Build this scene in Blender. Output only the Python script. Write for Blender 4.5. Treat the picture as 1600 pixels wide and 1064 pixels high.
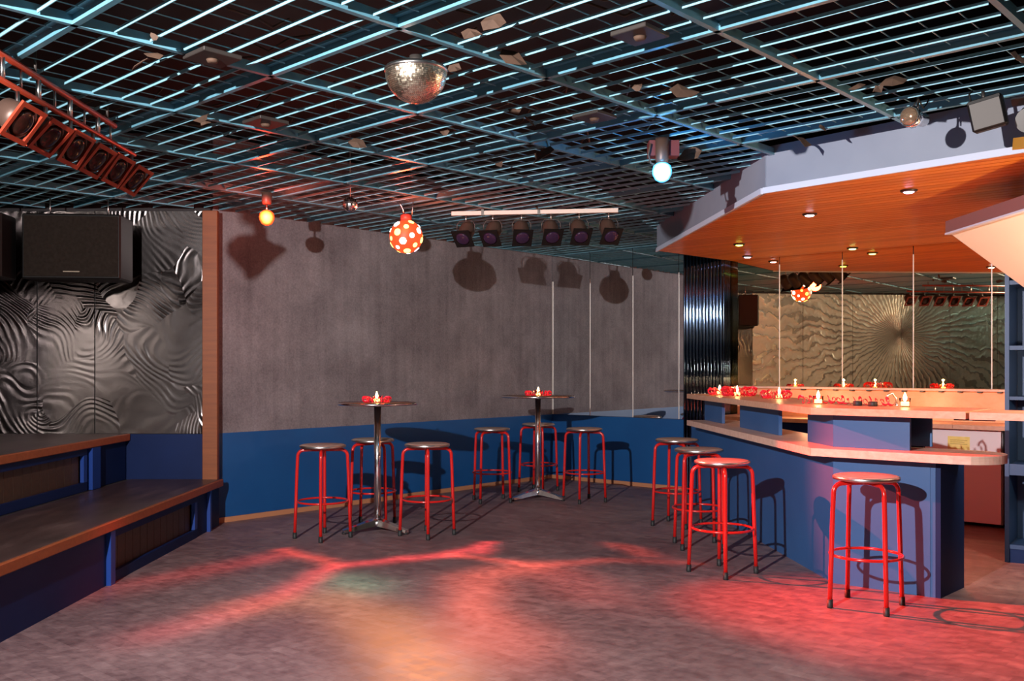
import bpy, math, random
from mathutils import Vector, Matrix
random.seed(7)
PI = math.pi
S = bpy.context.scene
COL = S.collection
for o in list(bpy.data.objects):
    bpy.data.objects.remove(o)

# ------------------------------------------------------------------ camera
CAMZ, FPX, HOR = 1.4, 1490.0, 575.0
cam = bpy.data.objects.new('camera', bpy.data.cameras.new('camera'))
COL.objects.link(cam)
cam.location = (0, 0, CAMZ)
cam.rotation_euler = (PI / 2, 0, 0)
cam.data.sensor_width = 36
cam.data.lens = FPX / 1600 * 36
cam.data.shift_y = (HOR - 532) / 1600
cam.data.clip_start = 0.05
S.camera = cam
S.view_settings.view_transform = 'Standard'
S.view_settings.look = 'None'
S.view_settings.gamma = 1
S.view_settings.use_curve_mapping = False
S.view_settings.exposure = 0.0

# ------------------------------------------------------------------ world and lights
w = bpy.data.worlds.new('world'); S.world = w; w.use_nodes = True
w.node_tree.nodes['Background'].inputs[0].default_value = (0.5, 0.55, 0.75, 1)
w.node_tree.nodes['Background'].inputs[1].default_value = 0.02

def light(name, kind, loc, power, color, target=None, radius=0.05, size=60, blend=1.0, shape=None):
    d = bpy.data.lights.new(name, kind); d.energy = power; d.color = color
    if kind != 'AREA': d.shadow_soft_size = radius
    if kind == 'SPOT': d.spot_size = math.radians(size); d.spot_blend = blend
    if kind == 'AREA': d.size = size
    o = bpy.data.objects.new(name, d); COL.objects.link(o); o.location = loc
    if target is not None:
        o.rotation_euler = (Vector(target) - Vector(loc)).to_track_quat('-Z', 'Y').to_euler()
    return o

FLASH = (-2.12, 0.5, 2.61)
light('flash_light', 'SPOT', FLASH, 2500, (1.0, 0.93, 0.90), (1.5, 9.0, 2.0), 0.03, 118, 1.0)
RED = Vector((-1.98, 7.7, 2.62))
light('red_lamp_light', 'SPOT', RED + Vector((0.10, -0.04, -0.08)), 8500, (1.0, 0.045, 0.025), (3.3, 4.75, 0.0), 0.02, 31, 0.9)
light('red_lamp_glow', 'POINT', RED + Vector((0.0, -0.12, 0.02)), 12, (1.0, 0.05, 0.02), None, 0.05)
BLUE = Vector((0.925, 5.88, 2.615))
light('blue_lamp_glow', 'POINT', BLUE + Vector((-0.02, -0.11, -0.05)), 7, (0.05, 0.45, 1.0), None, 0.05)
light('bar_work_lamp', 'POINT', (3.62, 5.3, 1.42), 70, (1.0, 0.76, 0.48), None, 0.06)
for p_ in ((2.90, 9.42, 1.07), (3.66, 8.76, 1.07), (4.42, 8.10, 1.07)):
    light('splashback_fill', 'POINT', p_, 6.5, (1.0, 0.46, 0.22), None, 0.012)  # added fill lights without fixtures, brightening the splashback
light('bar_floor_red', 'POINT', (3.1, 7.0, 0.8), 20, (1.0, 0.07, 0.03), None, 0.1)  # added red fill, tints the floor behind the bar

# ------------------------------------------------------------------ mesh helpers
class MB:
    def __init__(s): s.v = []; s.f = []; s.sm = []
    def add(s, vs, fs, smooth=False, M=None):
        b = len(s.v)
        for p in vs:
            p = Vector(p)
            if M is not None: p = M @ p
            s.v.append(tuple(p))
        for f in fs:
            s.f.append([b + i for i in f]); s.sm.append(smooth)
        return s
    def box(s, x0, x1, y0, y1, z0, z1, M=None):
        vs = [(x0,y0,z0),(x1,y0,z0),(x1,y1,z0),(x0,y1,z0),(x0,y0,z1),(x1,y0,z1),(x1,y1,z1),(x0,y1,z1)]
        return s.add(vs, [(0,3,2,1),(4,5,6,7),(0,1,5,4),(1,2,6,5),(2,3,7,6),(3,0,4,7)], False, M)
    def bevbox(s, x0, x1, y0, y1, z0, z1, b=0.006, M=None):
        # chamfered box
        vs = []; 
        xs = (x0, x1); ys = (y0, y1); zs = (z0, z1)
        idx = {}
        for i in (0,1):
            for j in (0,1):
                for k in (0,1):
                    sx = b if i == 0 else -b; sy = b if j == 0 else -b; sz = b if k == 0 else -b
                    idx[i,j,k,'x'] = len(vs); vs.append((xs[i], ys[j]+sy, zs[k]+sz))
                    idx[i,j,k,'y'] = len(vs); vs.append((xs[i]+sx, ys[j], zs[k]+sz))
                    idx[i,j,k,'z'] = len(vs); vs.append((xs[i]+sx, ys[j]+sy, zs[k]))
        fs = []
        I = idx
        for i in (0,1):
            q = [I[i,0,0,'x'],I[i,1,0,'x'],I[i,1,1,'x'],I[i,0,1,'x']]; fs.append(q if i else q[::-1])
            q = [I[0,i,0,'y'],I[0,i,1,'y'],I[1,i,1,'y'],I[1,i,0,'y']]; fs.append(q if i else q[::-1])
            q = [I[0,0,i,'z'],I[1,0,i,'z'],I[1,1,i,'z'],I[0,1,i,'z']]; fs.append(q if i else q[::-1])
        for j in (0,1):
            for k in (0,1):
                fs.append([I[0,j,k,'y'],I[1,j,k,'y'],I[1,j,k,'z'],I[0,j,k,'z']])
                fs.append([I[j,0,k,'x'],I[j,1,k,'x'],I[j,1,k,'z'],I[j,0,k,'z']])
                fs.append([I[j,k,0,'x'],I[j,k,1,'x'],I[j,k,1,'y'],I[j,k,0,'y']])
        for i in (0,1):
            for j in (0,1):
                for k in (0,1):
                    fs.append([I[i,j,k,'x'],I[i,j,k,'y'],I[i,j,k,'z']])
        return s.add(vs, fs, False, M)
    def prism(s, poly, z0, z1, M=None):
        n = len(poly)
        vs = [(p[0],p[1],z0) for p in poly] + [(p[0],p[1],z1) for p in poly]
        fs = [list(range(n))[::-1], list(range(n, 2*n))] + [(i,(i+1)%n,n+(i+1)%n,n+i) for i in range(n)]
        return s.add(vs, fs, False, M)
    def tube(s, pts, r, n=10, closed=False, caps=True):
        pts = [Vector(p) for p in pts]; m = len(pts)
        rs = r if isinstance(r, (list, tuple)) else [r]*m
        vs = []; prev = None
        for i, p in enumerate(pts):
            if closed: t = pts[(i+1)%m] - pts[i-1]
            else: t = pts[min(i+1,m-1)] - pts[max(i-1,0)]
            t.normalize()
            if prev is None:
                a = Vector((0,0,1)) if abs(t.z) < 0.9 else Vector((1,0,0))
                u = t.cross(a).normalized()
            else:
                u = (prev - t*prev.dot(t)).normalized()
            prev = u; v = t.cross(u)
            for k in range(n):
                a = 2*PI*k/n
                vs.append(p + (u*math.cos(a) + v*math.sin(a))*rs[i])
        fs = []
        for i in range(m if closed else m-1):
            j = (i+1) % m
            for k in range(n):
                l = (k+1) % n
                fs.append((i*n+k, i*n+l, j*n+l, j*n+k))
        if caps and not closed:
            s.add(vs, [], True); b = len(s.v) - len(vs)
            for f in fs: s.f.append([b+i for i in f]); s.sm.append(True)
            s.f.append([b+i for i in range(n)][::-1]); s.sm.append(False)
            s.f.append([b+(m-1)*n+i for i in range(n)]); s.sm.append(False)
            return s
        return s.add(vs, fs, True)
    def lathe(s, prof, n=24, M=None, smooth=True, caps=True):
        vs = []
        for r, z in prof:
            for k in range(n):
                a = 2*PI*k/n; vs.append((r*math.cos(a), r*math.sin(a), z))
        fs = []
        m = len(prof)
        for i in range(m-1):
            for k in range(n):
                l = (k+1) % n
                fs.append((i*n+k, i*n+l, (i+1)*n+l, (i+1)*n+k))
        b = len(s.v)
        s.add(vs, fs, smooth, M)
        if caps:
            s.f.append([b+k for k in range(n)][::-1]); s.sm.append(False)
            s.f.append([b+(m-1)*n+k for k in range(n)]); s.sm.append(False)
        return s
    def sphere(s, c, r, nu=20, nv=12, M=None, sz=1.0):
        prof = []
        for i in range(nv+1):
            a = -PI/2 + PI*i/nv
            prof.append((max(r*math.cos(a), 1e-4), r*math.sin(a)*sz))
        T = Matrix.Translation(Vector(c))
        if M is not None: T = M @ T
        return s.lathe(prof, nu, T)
    def build(s, name, mat, parent=None, loc=None, rotz=0):
        me = bpy.data.meshes.new(name); me.from_pydata(s.v, [], s.f)
        me.polygons.foreach_set('use_smooth', s.sm)
        me.materials.append(mat); me.update()
        o = bpy.data.objects.new(name, me); COL.objects.link(o)
        if parent is not None: o.parent = parent
        if loc is not None: o.location = loc
        if rotz: o.rotation_euler = (0, 0, rotz)
        return o

def thing(name, label, cat, loc=(0,0,0), rotz=0, group=None, rot=None):
    o = bpy.data.objects.new(name, None); COL.objects.link(o); o.empty_display_size = 0.1
    o.location = loc; o.rotation_euler = rot if rot is not None else (0, 0, rotz)
    o['label'] = label; o['category'] = cat
    if group: o['group'] = group
    return o
def tag(o, label, cat, group=None):
    o['label'] = label; o['category'] = cat
    if group: o['group'] = group
    return o
def struct(o, label=None, cat=None):
    o['kind'] = 'structure'
    if label: o['label'] = label
    if cat: o['category'] = cat
    return o
def sempty(name, label, cat, loc=(0,0,0), rotz=0):
    o = bpy.data.objects.new(name, None); COL.objects.link(o); o.location = loc; o.rotation_euler = (0,0,rotz)
    return struct(o, label, cat)
def dup(root, loc, rotz, label=None, group=None):
    r = root.copy(); COL.objects.link(r); r.location = loc; r.rotation_euler = (0, 0, rotz)
    if label: r['label'] = label
    if group: r['group'] = group
    for ch in list(root.children):
        c = ch.copy(); COL.objects.link(c); c.parent = r
        for g in ch.children:
            d = g.copy(); COL.objects.link(d); d.parent = c
    return r
def axisM(p, d, up=(0,0,1)):
    """matrix placing local +Z along d at p"""
    q = Vector(d).normalized().to_track_quat('Z', 'Y')
    return Matrix.Translation(Vector(p)) @ q.to_matrix().to_4x4()

# ------------------------------------------------------------------ material helpers
def mat(name, color=(0.5,0.5,0.5), rough=0.5, metal=0.0, spec=0.5):
    m = bpy.data.materials.new(name); m.use_nodes = True
    b = m.node_tree.nodes['Principled BSDF']
    b.inputs['Base Color'].default_value = (*color, 1); b.inputs['Roughness'].default_value = rough
    b.inputs['Metallic'].default_value = metal; b.inputs['Specular IOR Level'].default_value = spec
    return m
def N(m, t, **kw):
    n = m.node_tree.nodes.new(t)
    for k, v in kw.items():
        if k in n.inputs: n.inputs[k].default_value = v
        else: setattr(n, k, v)
    return n
def L(m, a, b): m.node_tree.links.new(a, b)
def bsdf(m): return m.node_tree.nodes['Principled BSDF']
def math_(m, op, a, b=None, c=None):
    n = N(m, 'ShaderNodeMath', operation=op)
    for i, x in enumerate((a, b, c)):
        if x is None: continue
        if isinstance(x, (int, float)): n.inputs[i].default_value = x
        else: L(m, x, n.inputs[i])
    return n.outputs[0]
def coords(m, kind='Object', scale=(1,1,1), rot=(0,0,0)):
    tc = N(m, 'ShaderNodeTexCoord'); mp = N(m, 'ShaderNodeMapping')
    mp.inputs['Scale'].default_value = scale; mp.inputs['Rotation'].default_value = rot
    L(m, tc.outputs[kind], mp.inputs['Vector'])
    return mp.outputs[0]
def worldpos(m, scale=(1,1,1), rot=(0,0,0)):
    g = N(m, 'ShaderNodeNewGeometry'); mp = N(m, 'ShaderNodeMapping')
    mp.inputs['Scale'].default_value = scale; mp.inputs['Rotation'].default_value = rot
    L(m, g.outputs['Position'], mp.inputs['Vector'])
    return mp.outputs[0]
def ramp(m, fac, stops):
    r = N(m, 'ShaderNodeValToRGB'); L(m, fac, r.inputs[0])
    e = r.color_ramp.elements
    e[0].position, e[0].color = stops[0][0], (*stops[0][1], 1)
    e[1].position, e[1].color = stops[-1][0], (*stops[-1][1], 1)
    for p, c in stops[1:-1]:
        x = e.new(p); x.color = (*c, 1)
    return r.outputs[0]
def noise(m, vec, scale, detail=4, rough=0.55, dist=0.0):
    n = N(m, 'ShaderNodeTexNoise'); L(m, vec, n.inputs['Vector'])
    n.inputs['Scale'].default_value = scale; n.inputs['Detail'].default_value = detail
    n.inputs['Roughness'].default_value = rough; n.inputs['Distortion'].default_value = dist
    return n.outputs['Fac']
def bump(m, h, strength=0.3, dist=0.01):
    b = N(m, 'ShaderNodeBump'); b.inputs['Strength'].default_value = strength; b.inputs['Distance'].default_value = dist
    L(m, h, b.inputs['Height']); L(m, b.outputs[0], bsdf(m).inputs['Normal'])
def mottled(name, c1, c2, scale=3, rough=0.6, metal=0, bs=0.1, vec=None, spec=0.5, stretch=(1,1,1)):
    m = mat(name, c1, rough, metal, spec)
    v = worldpos(m, stretch)
    f = noise(m, v, scale, 5)
    L(m, ramp(m, f, [(0.3, c1), (0.7, c2)]), bsdf(m).inputs['Base Color'])
    f2 = noise(m, v, scale*12, 3)
    if bs: bump(m, f2, bs, 0.004)
    return m
def emit(name, color, strength):
    m = bpy.data.materials.new(name); m.use_nodes = True
    b = bsdf(m); b.inputs['Base Color'].default_value = (*color, 1)
    b.inputs['Emission Color'].default_value = (*color, 1); b.inputs['Emission Strength'].default_value = strength
    return m
def wood(name, c1, c2, direction, rough=0.45, ring=14):
    """grain running along 'direction' angle (radians about Z)"""
    m = mat(name, c1, rough)
    v = worldpos(m, (0.9, ring, ring), (0, 0, -direction))
    f = noise(m, v, 2.2, 5, 0.6, 0.4)
    v2 = worldpos(m, (1.2, 1.2, 1.2)); g = noise(m, v2, 1.3, 2)
    f = math_(m, 'ADD', math_(m, 'MULTIPLY', f, 0.75), math_(m, 'MULTIPLY', g, 0.25))
    L(m, ramp(m, f, [(0.35, c1), (0.65, c2)]), bsdf(m).inputs['Base Color'])
    bump(m, f, 0.08, 0.003)
    return m

# ------------------------------------------------------------------ room frame
CA = Vector((0.51, 12.16))                 # corner between back wall and mirror wall
PA = Vector((-2.69, 8.58))                 # where the back wall meets the wooden post
dA = (PA - CA).normalized()
dB = Vector((0.755, -0.656)).normalized()
nB = Vector((-dB.y, dB.x)) * -1            # points out of the room? fixed below
nB = Vector((0.656, 0.755)).normalized()   # pointing away from the camera, behind the mirror wall
def PB(t, off=0.0): return CA + dB*t - nB*off
CEIL = 2.86
XL = -4.6

M = {}
# grey felt wall
m = M['felt'] = mat('grey_felt', (0.2,0.18,0.19), 0.85, 0, 0.25)
v = worldpos(m); a = noise(m, v, 1.6, 6, 0.65); b_ = noise(m, v, 60, 3, 0.6); c_ = noise(m, worldpos(m, (14,14,0.7)), 1.0, 3)
f = math_(m, 'ADD', math_(m, 'MULTIPLY', a, 0.5), math_(m, 'ADD', math_(m, 'MULTIPLY', b_, 0.32), math_(m, 'MULTIPLY', c_, 0.18)))
L(m, ramp(m, f, [(0.36, (0.115,0.098,0.108)), (0.5, (0.185,0.162,0.175)), (0.66, (0.285,0.255,0.27))]), bsdf(m).inputs['Base Color'])
bump(m, b_, 0.25, 0.004)
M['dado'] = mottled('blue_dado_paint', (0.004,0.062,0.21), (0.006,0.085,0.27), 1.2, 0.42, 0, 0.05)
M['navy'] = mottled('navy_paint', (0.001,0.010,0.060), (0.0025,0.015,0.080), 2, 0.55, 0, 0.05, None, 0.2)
M['barblue'] = mottled('bar_blue_paint', (0.022,0.085,0.24), (0.032,0.11,0.29), 1.5, 0.4, 0, 0.05)
M['shelfblue'] = mat('shelf_blue_paint', (0.012,0.045,0.14), 0.5)
M['trimblue'] = mat('bright_blue_trim', (0.005,0.04,0.24), 0.4)
M['black'] = mottled('black_void', (0.002,0.002,0.0025), (0.006,0.005,0.0045), 3, 0.9, 0, 0)
M['dark'] = mottled('dark_wall', (0.02,0.018,0.02), (0.03,0.027,0.03), 2, 0.8, 0, 0)
M['post'] = wood('post_pine', (0.19,0.045,0.008), (0.26,0.07,0.014), PI/2, 0.5)
M['base'] = mat('baseboard_pine', (0.45,0.2,0.1), 0.6)
M['slat'] = wood('dark_brown_boards', (0.035,0.018,0.010), (0.06,0.03,0.016), 0, 0.5)
M['edge'] = wood('bench_edge_wood', (0.24,0.06,0.015), (0.32,0.09,0.025), PI/2, 0.5)
m = M['bench'] = mat('worn_bench_top', (0.1,0.06,0.06), 0.35)
v = worldpos(m, (3,0.8,1)); f = noise(m, v, 2.2, 6, 0.65)
L(m, ramp(m, f, [(0.3,(0.028,0.018,0.018)),(0.55,(0.065,0.04,0.038)),(0.75,(0.13,0.09,0.085))]), bsdf(m).inputs['Base Color'])
M['grid'] = mottled('grid_blue_paint', (0.20,0.46,0.57), (0.27,0.54,0.65), 4, 0.35, 0, 0)
M['beam'] = mottled('beam_blue_paint', (0.10,0.27,0.36), (0.15,0.36,0.46), 3, 0.27, 0, 0)
M['chrome'] = mat('chrome', (0.85,0.85,0.87), 0.17, 1)
M['steel'] = mat('satin_steel', (0.55,0.54,0.53), 0.3, 1)
M['darksteel'] = mat('dark_steel', (0.08,0.07,0.065), 0.45, 0.6)
M['redpaint'] = mat('red_lacquer', (0.55,0.012,0.01), 0.22)
M['redpaint'].node_tree.nodes['Principled BSDF'].inputs['Coat Weight'].default_value = 0.5
M['rubber'] = mat('black_rubber', (0.012,0.014,0.016), 0.6)
m = M['seat'] = mat('worn_seat_ply', (0.3,0.22,0.18), 0.42)
f = noise(m, coords(m, 'Object', (3,22,1)), 2.0, 5)
L(m, ramp(m, f, [(0.3,(0.24,0.17,0.14)),(0.7,(0.45,0.36,0.31))]), bsdf(m).inputs['Base Color'])
M['beech'] = wood('beech_counter', (0.5,0.27,0.17), (0.64,0.38,0.26), 2.3, 0.38)
M['splash'] = wood('orange_beech_splashback', (0.74,0.34,0.17), (0.82,0.42,0.24), 2.3, 0.4, 6)
M['pinkwood'] = wood('pale_beech_shelf', (0.55,0.36,0.28), (0.70,0.50,0.41), 2.3, 0.42)
M['fascia'] = mottled('fascia_blue_grey', (0.22,0.25,0.33), (0.27,0.3,0.38), 2, 0.6, 0, 0.04)
M['trimwhite'] = mat('pale_blue_trim', (0.55,0.6,0.75), 0.5)
M['pine1'] = wood('orange_pine', (0.66,0.17,0.015), (0.78,0.25,0.03), math.atan2(dB.y, dB.x), 0.32, 10)
M['cream'] = mottled('cream_paint', (0.88,0.78,0.60), (0.92,0.83,0.66), 1.5, 0.55, 0, 0)
M['fridge'] = mat('white_enamel', (0.72,0.68,0.72), 0.3)
M['yellow'] = mottled('yellow_note', (0.75,0.62,0.16), (0.8,0.68,0.25), 25, 0.7, 0, 0)
M['redfoil'] = mat('red_foil_ribbon', (0.85,0.02,0.05), 0.25, 0.0)
M['wax'] = emit('candle_wax', (1.0,0.45,0.15), 6)  # wax glows by itself, imitating flame light through it
M['flame'] = emit('candle_flame', (1.0,0.62,0.22), 30)
m = M['glass'] = mat('clear_glass', (1,0.95,0.9), 0.03)
bsdf(m).inputs['Transmission Weight'].default_value = 1.0; bsdf(m).inputs['IOR'].default_value = 1.08
M['mirror'] = mat('grey_mirror', (0.83,0.85,0.86), 0.01, 1)
M['bronze'] = mat('bronze_mirror', (0.97,0.78,0.48), 0.01, 1)
M['seam'] = mat('mirror_edge', (0.75,0.70,0.66), 0.45, 0.3)
M['corr'] = mat('corrugated_metal', (0.085,0.125,0.19), 0.055, 1.0)
M['scrap'] = mottled('brown_card', (0.06,0.032,0.02), (0.11,0.06,0.038), 9, 0.8, 0, 0.1)
M['grille'] = mottled('speaker_grille', (0.014,0.010,0.008), (0.022,0.016,0.013), 40, 0.9, 0, 0.2, None, 0.1)
M['plastic'] = mat('black_cabinet', (0.006,0.005,0.005), 0.55, 0, 0.25)
M['orange'] = mottled('orange_red_metal', (0.30,0.03,0.012), (0.38,0.045,0.016), 6, 0.4, 0, 0)  # one orange-red tone for truss rails and floodlight frames
M['lens'] = mat('dark_red_lens', (0.035,0.012,0.008), 0.12, 0.3)
M['wirewhite'] = mat('white_lamp_bar', (0.75,0.63,0.55), 0.5)
M['can'] = mat('brown_lamp_housing', (0.11,0.065,0.05), 0.45, 0.3)

# worn wooden floor
m = M['floor'] = mat('worn_parquet', (0.2,0.15,0.14), 0.5, 0, 0.45)
v = worldpos(m, (1,1,1), (0,0,math.radians(42)))
br = N(m, 'ShaderNodeTexBrick'); L(m, v, br.inputs['Vector'])
br.inputs['Scale'].default_value = 1.0; br.inputs['Brick Width'].default_value = 0.16; br.inputs['Row Height'].default_value = 0.08
br.inputs['Mortar Size'].default_value = 0.0012; br.inputs['Color1'].default_value = (0.25,0.25,0.25,1); br.inputs['Color2'].default_value = (0.8,0.8,0.8,1)
br.inputs['Mortar'].default_value = (0,0,0,1); br.inputs['Bias'].default_value = 0.0
big = noise(m, v, 0.9, 6, 0.62, 0.6); sml = noise(m, worldpos(m, (5,6.5,1), (0,0,math.radians(42))), 2.5, 6, 0.7)
bw = N(m, 'ShaderNodeRGBToBW'); L(m, br.outputs['Color'], bw.inputs[0])
f = math_(m, 'ADD', math_(m, 'MULTIPLY', big, 0.42), math_(m, 'ADD', math_(m, 'MULTIPLY', sml, 0.45), math_(m, 'MULTIPLY', bw.outputs[0], 0.13)))
L(m, ramp(m, f, [(0.36,(0.085,0.052,0.058)),(0.48,(0.165,0.110,0.118)),(0.58,(0.24,0.168,0.174)),(0.70,(0.36,0.28,0.29))]), bsdf(m).inputs['Base Color'])
L(m, ramp(m, sml, [(0.3,(0.38,)*3),(0.7,(0.62,)*3)]), bsdf(m).inputs['Roughness'])
bump(m, math_(m, 'ADD', bw.outputs[0], sml), 0.10, 0.002)

def swirl(name, kind, centre=(0,0,0)):
    """hand-ground aluminium: arcs ground around random centres"""
    m = mat(name, (0.4,0.38,0.38), 0.3, 0.7 if kind == 'burst' else 1.0)
    g = N(m, 'ShaderNodeNewGeometry')
    mp = N(m, 'ShaderNodeMapping'); L(m, g.outputs['Position'], mp.inputs['Vector'])
    nz = N(m, 'ShaderNodeTexNoise'); L(m, mp.outputs[0], nz.inputs['Vector']); nz.inputs['Scale'].default_value = 1.3; nz.inputs['Detail'].default_value = 1
    sub = N(m, 'ShaderNodeVectorMath', operation='MULTIPLY_ADD')
    L(m, nz.outputs['Color'], sub.inputs[0]); sub.inputs[1].default_value = (0.9,)*3; L(m, mp.outputs[0], sub.inputs[2])
    if kind == 'burst':
        rel = N(m, 'ShaderNodeVectorMath', operation='SUBTRACT'); L(m, mp.outputs[0], rel.inputs[0]); rel.inputs[1].default_value = centre
        sx = N(m, 'ShaderNodeSeparateXYZ'); L(m, rel.outputs[0], sx.inputs[0])
        ang = math_(m, 'ARCTAN2', sx.outputs[2], sx.outputs[1])
        j = noise(m, mp.outputs[0], 2.5, 3)
        ph = math_(m, 'ADD', math_(m, 'MULTIPLY', ang, 64.0), math_(m, 'MULTIPLY', j, 20.0))
    else:
        vo = N(m, 'ShaderNodeTexVoronoi'); vo.inputs['Scale'].default_value = 1.9
        L(m, sub.outputs[0], vo.inputs['Vector'])
        jc = N(m, 'ShaderNodeVectorMath', operation='MULTIPLY_ADD'); L(m, vo.outputs['Color'], jc.inputs[0]); jc.inputs[1].default_value = (1.1,1.1,1.1); L(m, vo.outputs['Position'], jc.inputs[2])
        j2 = N(m, 'ShaderNodeVectorMath', operation='SUBTRACT'); L(m, jc.outputs[0], j2.inputs[0]); j2.inputs[1].default_value = (0.55,0.55,0.55)
        ds = N(m, 'ShaderNodeVectorMath', operation='DISTANCE'); L(m, sub.outputs[0], ds.inputs[0]); L(m, j2.outputs[0], ds.inputs[1])
        jn = noise(m, mp.outputs[0], 3.0, 2)
        ph = math_(m, 'ADD', math_(m, 'MULTIPLY', ds.outputs['Value'], 120.0), math_(m, 'MULTIPLY', jn, 4.0))
        cr = N(m, 'ShaderNodeSeparateXYZ'); L(m, vo.outputs['Color'], cr.inputs[0])
    h = math_(m, 'SINE', ph)
    if kind == 'burst': h = math_(m, 'MULTIPLY', h, math_(m, 'MULTIPLY', noise(m, mp.outputs[0], 1.7, 3), 1.8))
    if kind != 'burst': h = math_(m, 'MULTIPLY', h, math_(m, 'MULTIPLY', math_(m, 'ADD', math_(m, 'MULTIPLY', cr.outputs[1], 0.9), 0.25), math_(m, 'SMOOTH_MAX', 0.06, math_(m, 'MULTIPLY', math_(m, 'SUBTRACT', noise(m, mp.outputs[0], 2.6, 3), 0.40), 6.0))))
    fine = noise(m, mp.outputs[0], 30, 4, 0.7)
    hh = math_(m, 'ADD', math_(m, 'MULTIPLY', h, 0.5), math_(m, 'MULTIPLY', fine, 0.35 if kind == 'burst' else 0.12))
    bump(m, hh, 0.75 if kind == 'burst' else 0.55, 0.008)
    patch = noise(m, mp.outputs[0], 0.8, 3)
    L(m, ramp(m, patch, [(0.35,(0.60,0.56,0.50) if kind == 'burst' else (0.08,0.068,0.068)),(0.65,(0.96,0.90,0.82) if kind == 'burst' else (0.27,0.245,0.245))]), bsdf(m).inputs['Base Color'])  # burst sheets paler than the other aluminium, glare put into the base colour
    L(m, ramp(m, h, [(0.2,(0.42,)*3),(0.8,(0.22,)*3)] if kind == 'burst' else [(0.2,(0.27,)*3),(0.8,(0.17,)*3)]), bsdf(m).inputs['Roughness'])
    return m
M['swirl'] = swirl('ground_aluminium', 'swirl')
M['burst'] = swirl('ground_aluminium_burst', 'burst', (-4.6, 4.46, 2.05))

# ------------------------------------------------------------------ room shell
struct(MB().box(-5.2, 7.5, -2.2, 13.5, -0.1, 0.0).build('floor', M['floor']), 'worn brown wooden dance floor splashed with red and orange light', 'floor')
struct(MB().box(-5.2, 7.5, -2.2, 13.5, 3.55, 3.65).build('ceiling', M['black']), 'black void above the steel mesh ceiling', 'ceiling')

def wall_slab(name, p, q, z0, z1, th, m, outward, parent=None):
    """vertical slab from p to q whose room face is the p-q line"""
    p = Vector(p[:2]); q = Vector(q[:2]); d = (q-p).normalized()
    n = Vector((d.y, -d.x))
    if n.dot(Vector(outward)) < 0: n = -n
    poly = [p, q, q+n*th, p+n*th]
    ar = sum(poly[i].x*poly[(i+1)%4].y - poly[(i+1)%4].x*poly[i].y for i in range(4))
    if ar < 0: poly = poly[::-1]
    return MB().prism(poly, z0, z1).build(name, m, parent)

# back wall: grey felt above a blue dado
nA = Vector((-dA.y, dA.x))
if nA.y < 0: nA = -nA
wb = sempty('wall_back', 'long grey felt-covered back wall with a blue dado', 'wall')
wall_slab('felt_panel', PA, CA, 0.81, 3.5, 0.1, M['felt'], nA, wb)
wall_slab('dado_panel', PA, CA, 0.0, 0.81, 0.1, M['dado'], nA, wb)
struct(wall_slab('baseboard_back', PA - nA*0.02, CA - nA*0.02, 0.0, 0.045, 0.02, M['base'], nA), 'thin orange wooden baseboard under the back wall', 'baseboard')
# mirror wall
wr = sempty('wall_right', 'wall of tall mirror panels over a blue dado, running behind the bar', 'wall')
wall_slab('dado_panel', PB(0), PB(8.2), 0.0, 0.81, 0.12, M['dado'], nB, wr)
wall_slab('upper_wall', PB(0, -0.012), PB(8.2, -0.012), 0.81, 3.5, 0.1, M['dark'], nB, wr)
ts = [0.0, 0.60, 1.23, 1.86, 2.46, 3.09, 3.77, 4.47, 5.17, 5.87, 6.57, 7.3, 8.1]
for i in range(len(ts)-1):
    g = 0.004
    tinted = ts[i] > 2.4
    o = wall_slab('mirror_panel', PB(ts[i]+g, 0.0), PB(ts[i+1]-g, 0.0), 0.815, CEIL-0.01, 0.008, M['bronze'] if tinted else M['mirror'], nB, wr)
    if tinted: o['label'] = 'bronze tinted mirror panel behind the bar'
for i in range(1, len(ts)-1):
    if i == 4: continue
    zb = 0.815 if i < 4 else 1.2
    c = PB(ts[i], 0.004)
    wall_slab('mirror_seam', PB(ts[i]-0.004, 0.004), PB(ts[i]+0.004, 0.004), zb, 2.50, 0.004, M['seam'], nB, wr)
wall_slab('mirror_seam', PB(0.004, 0.006), PB(0.02, 0.006), 0.815, 2.5, 0.004, M['seam'], nB, wr)
struct(wall_slab('baseboard_right', PB(0.0, 0.02), PB(2.0, 0.02), 0.0, 0.045, 0.02, M['base'], nB), 'thin orange wooden baseboard under the mirror wall', 'baseboard')

# frontal wall with metal sheets
wl2 = sempty('wall_back_left', 'wall clad with ground aluminium sheets above the benches', 'wall')
MB().box(XL, -2.70, 8.53, 8.65, 0, 3.5).build('backing', M['dark'], wl2)
for x0, x1 in ((XL, -4.245), (-4.235, -3.73), (-3.72, -2.755)):
    MB().box(x0, x1, 8.515, 8.53, 0.815, 2.80).build('metal_sheet', M['swirl'], wl2)
MB().box(XL, -2.755, 8.51, 8.53, 0.0, 0.81).build('dado_panel', M['navy'], wl2)  # navy instead of the dado blue puts this stretch's shade into the colour
wl = sempty('wall_left', 'left side wall clad with ground aluminium sheets', 'wall')
MB().box(XL-0.12, XL-0.012, -2.2, 8.65, 0, 3.5).build('backing', M['dark'], wl)
ys = [-1.6, -0.6, 0.4, 1.4, 2.4, 3.4, 4.4, 5.4, 6.4, 7.4, 8.50]
for i in range(len(ys)-1):
    MB().box(XL-0.012, XL, ys[i]+0.004, ys[i+1]-0.004, 0.82, 2.80).build('metal_sheet', M['burst'] if 1.4 <= ys[i] <= 6.4 else M['swirl'], wl)
struct(MB().box(-5.2, 7.5, -2.3, -2.2, 0, 3.5).build('wall_front', M['dark']), 'dark wall behind the viewer', 'wall')
struct(MB().box(6.6, 6.7, -2.2, 8.0, 0, 3.5).build('wall_far_right', M['dark']), 'dark wall at the far right end of the bar', 'wall')
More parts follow.
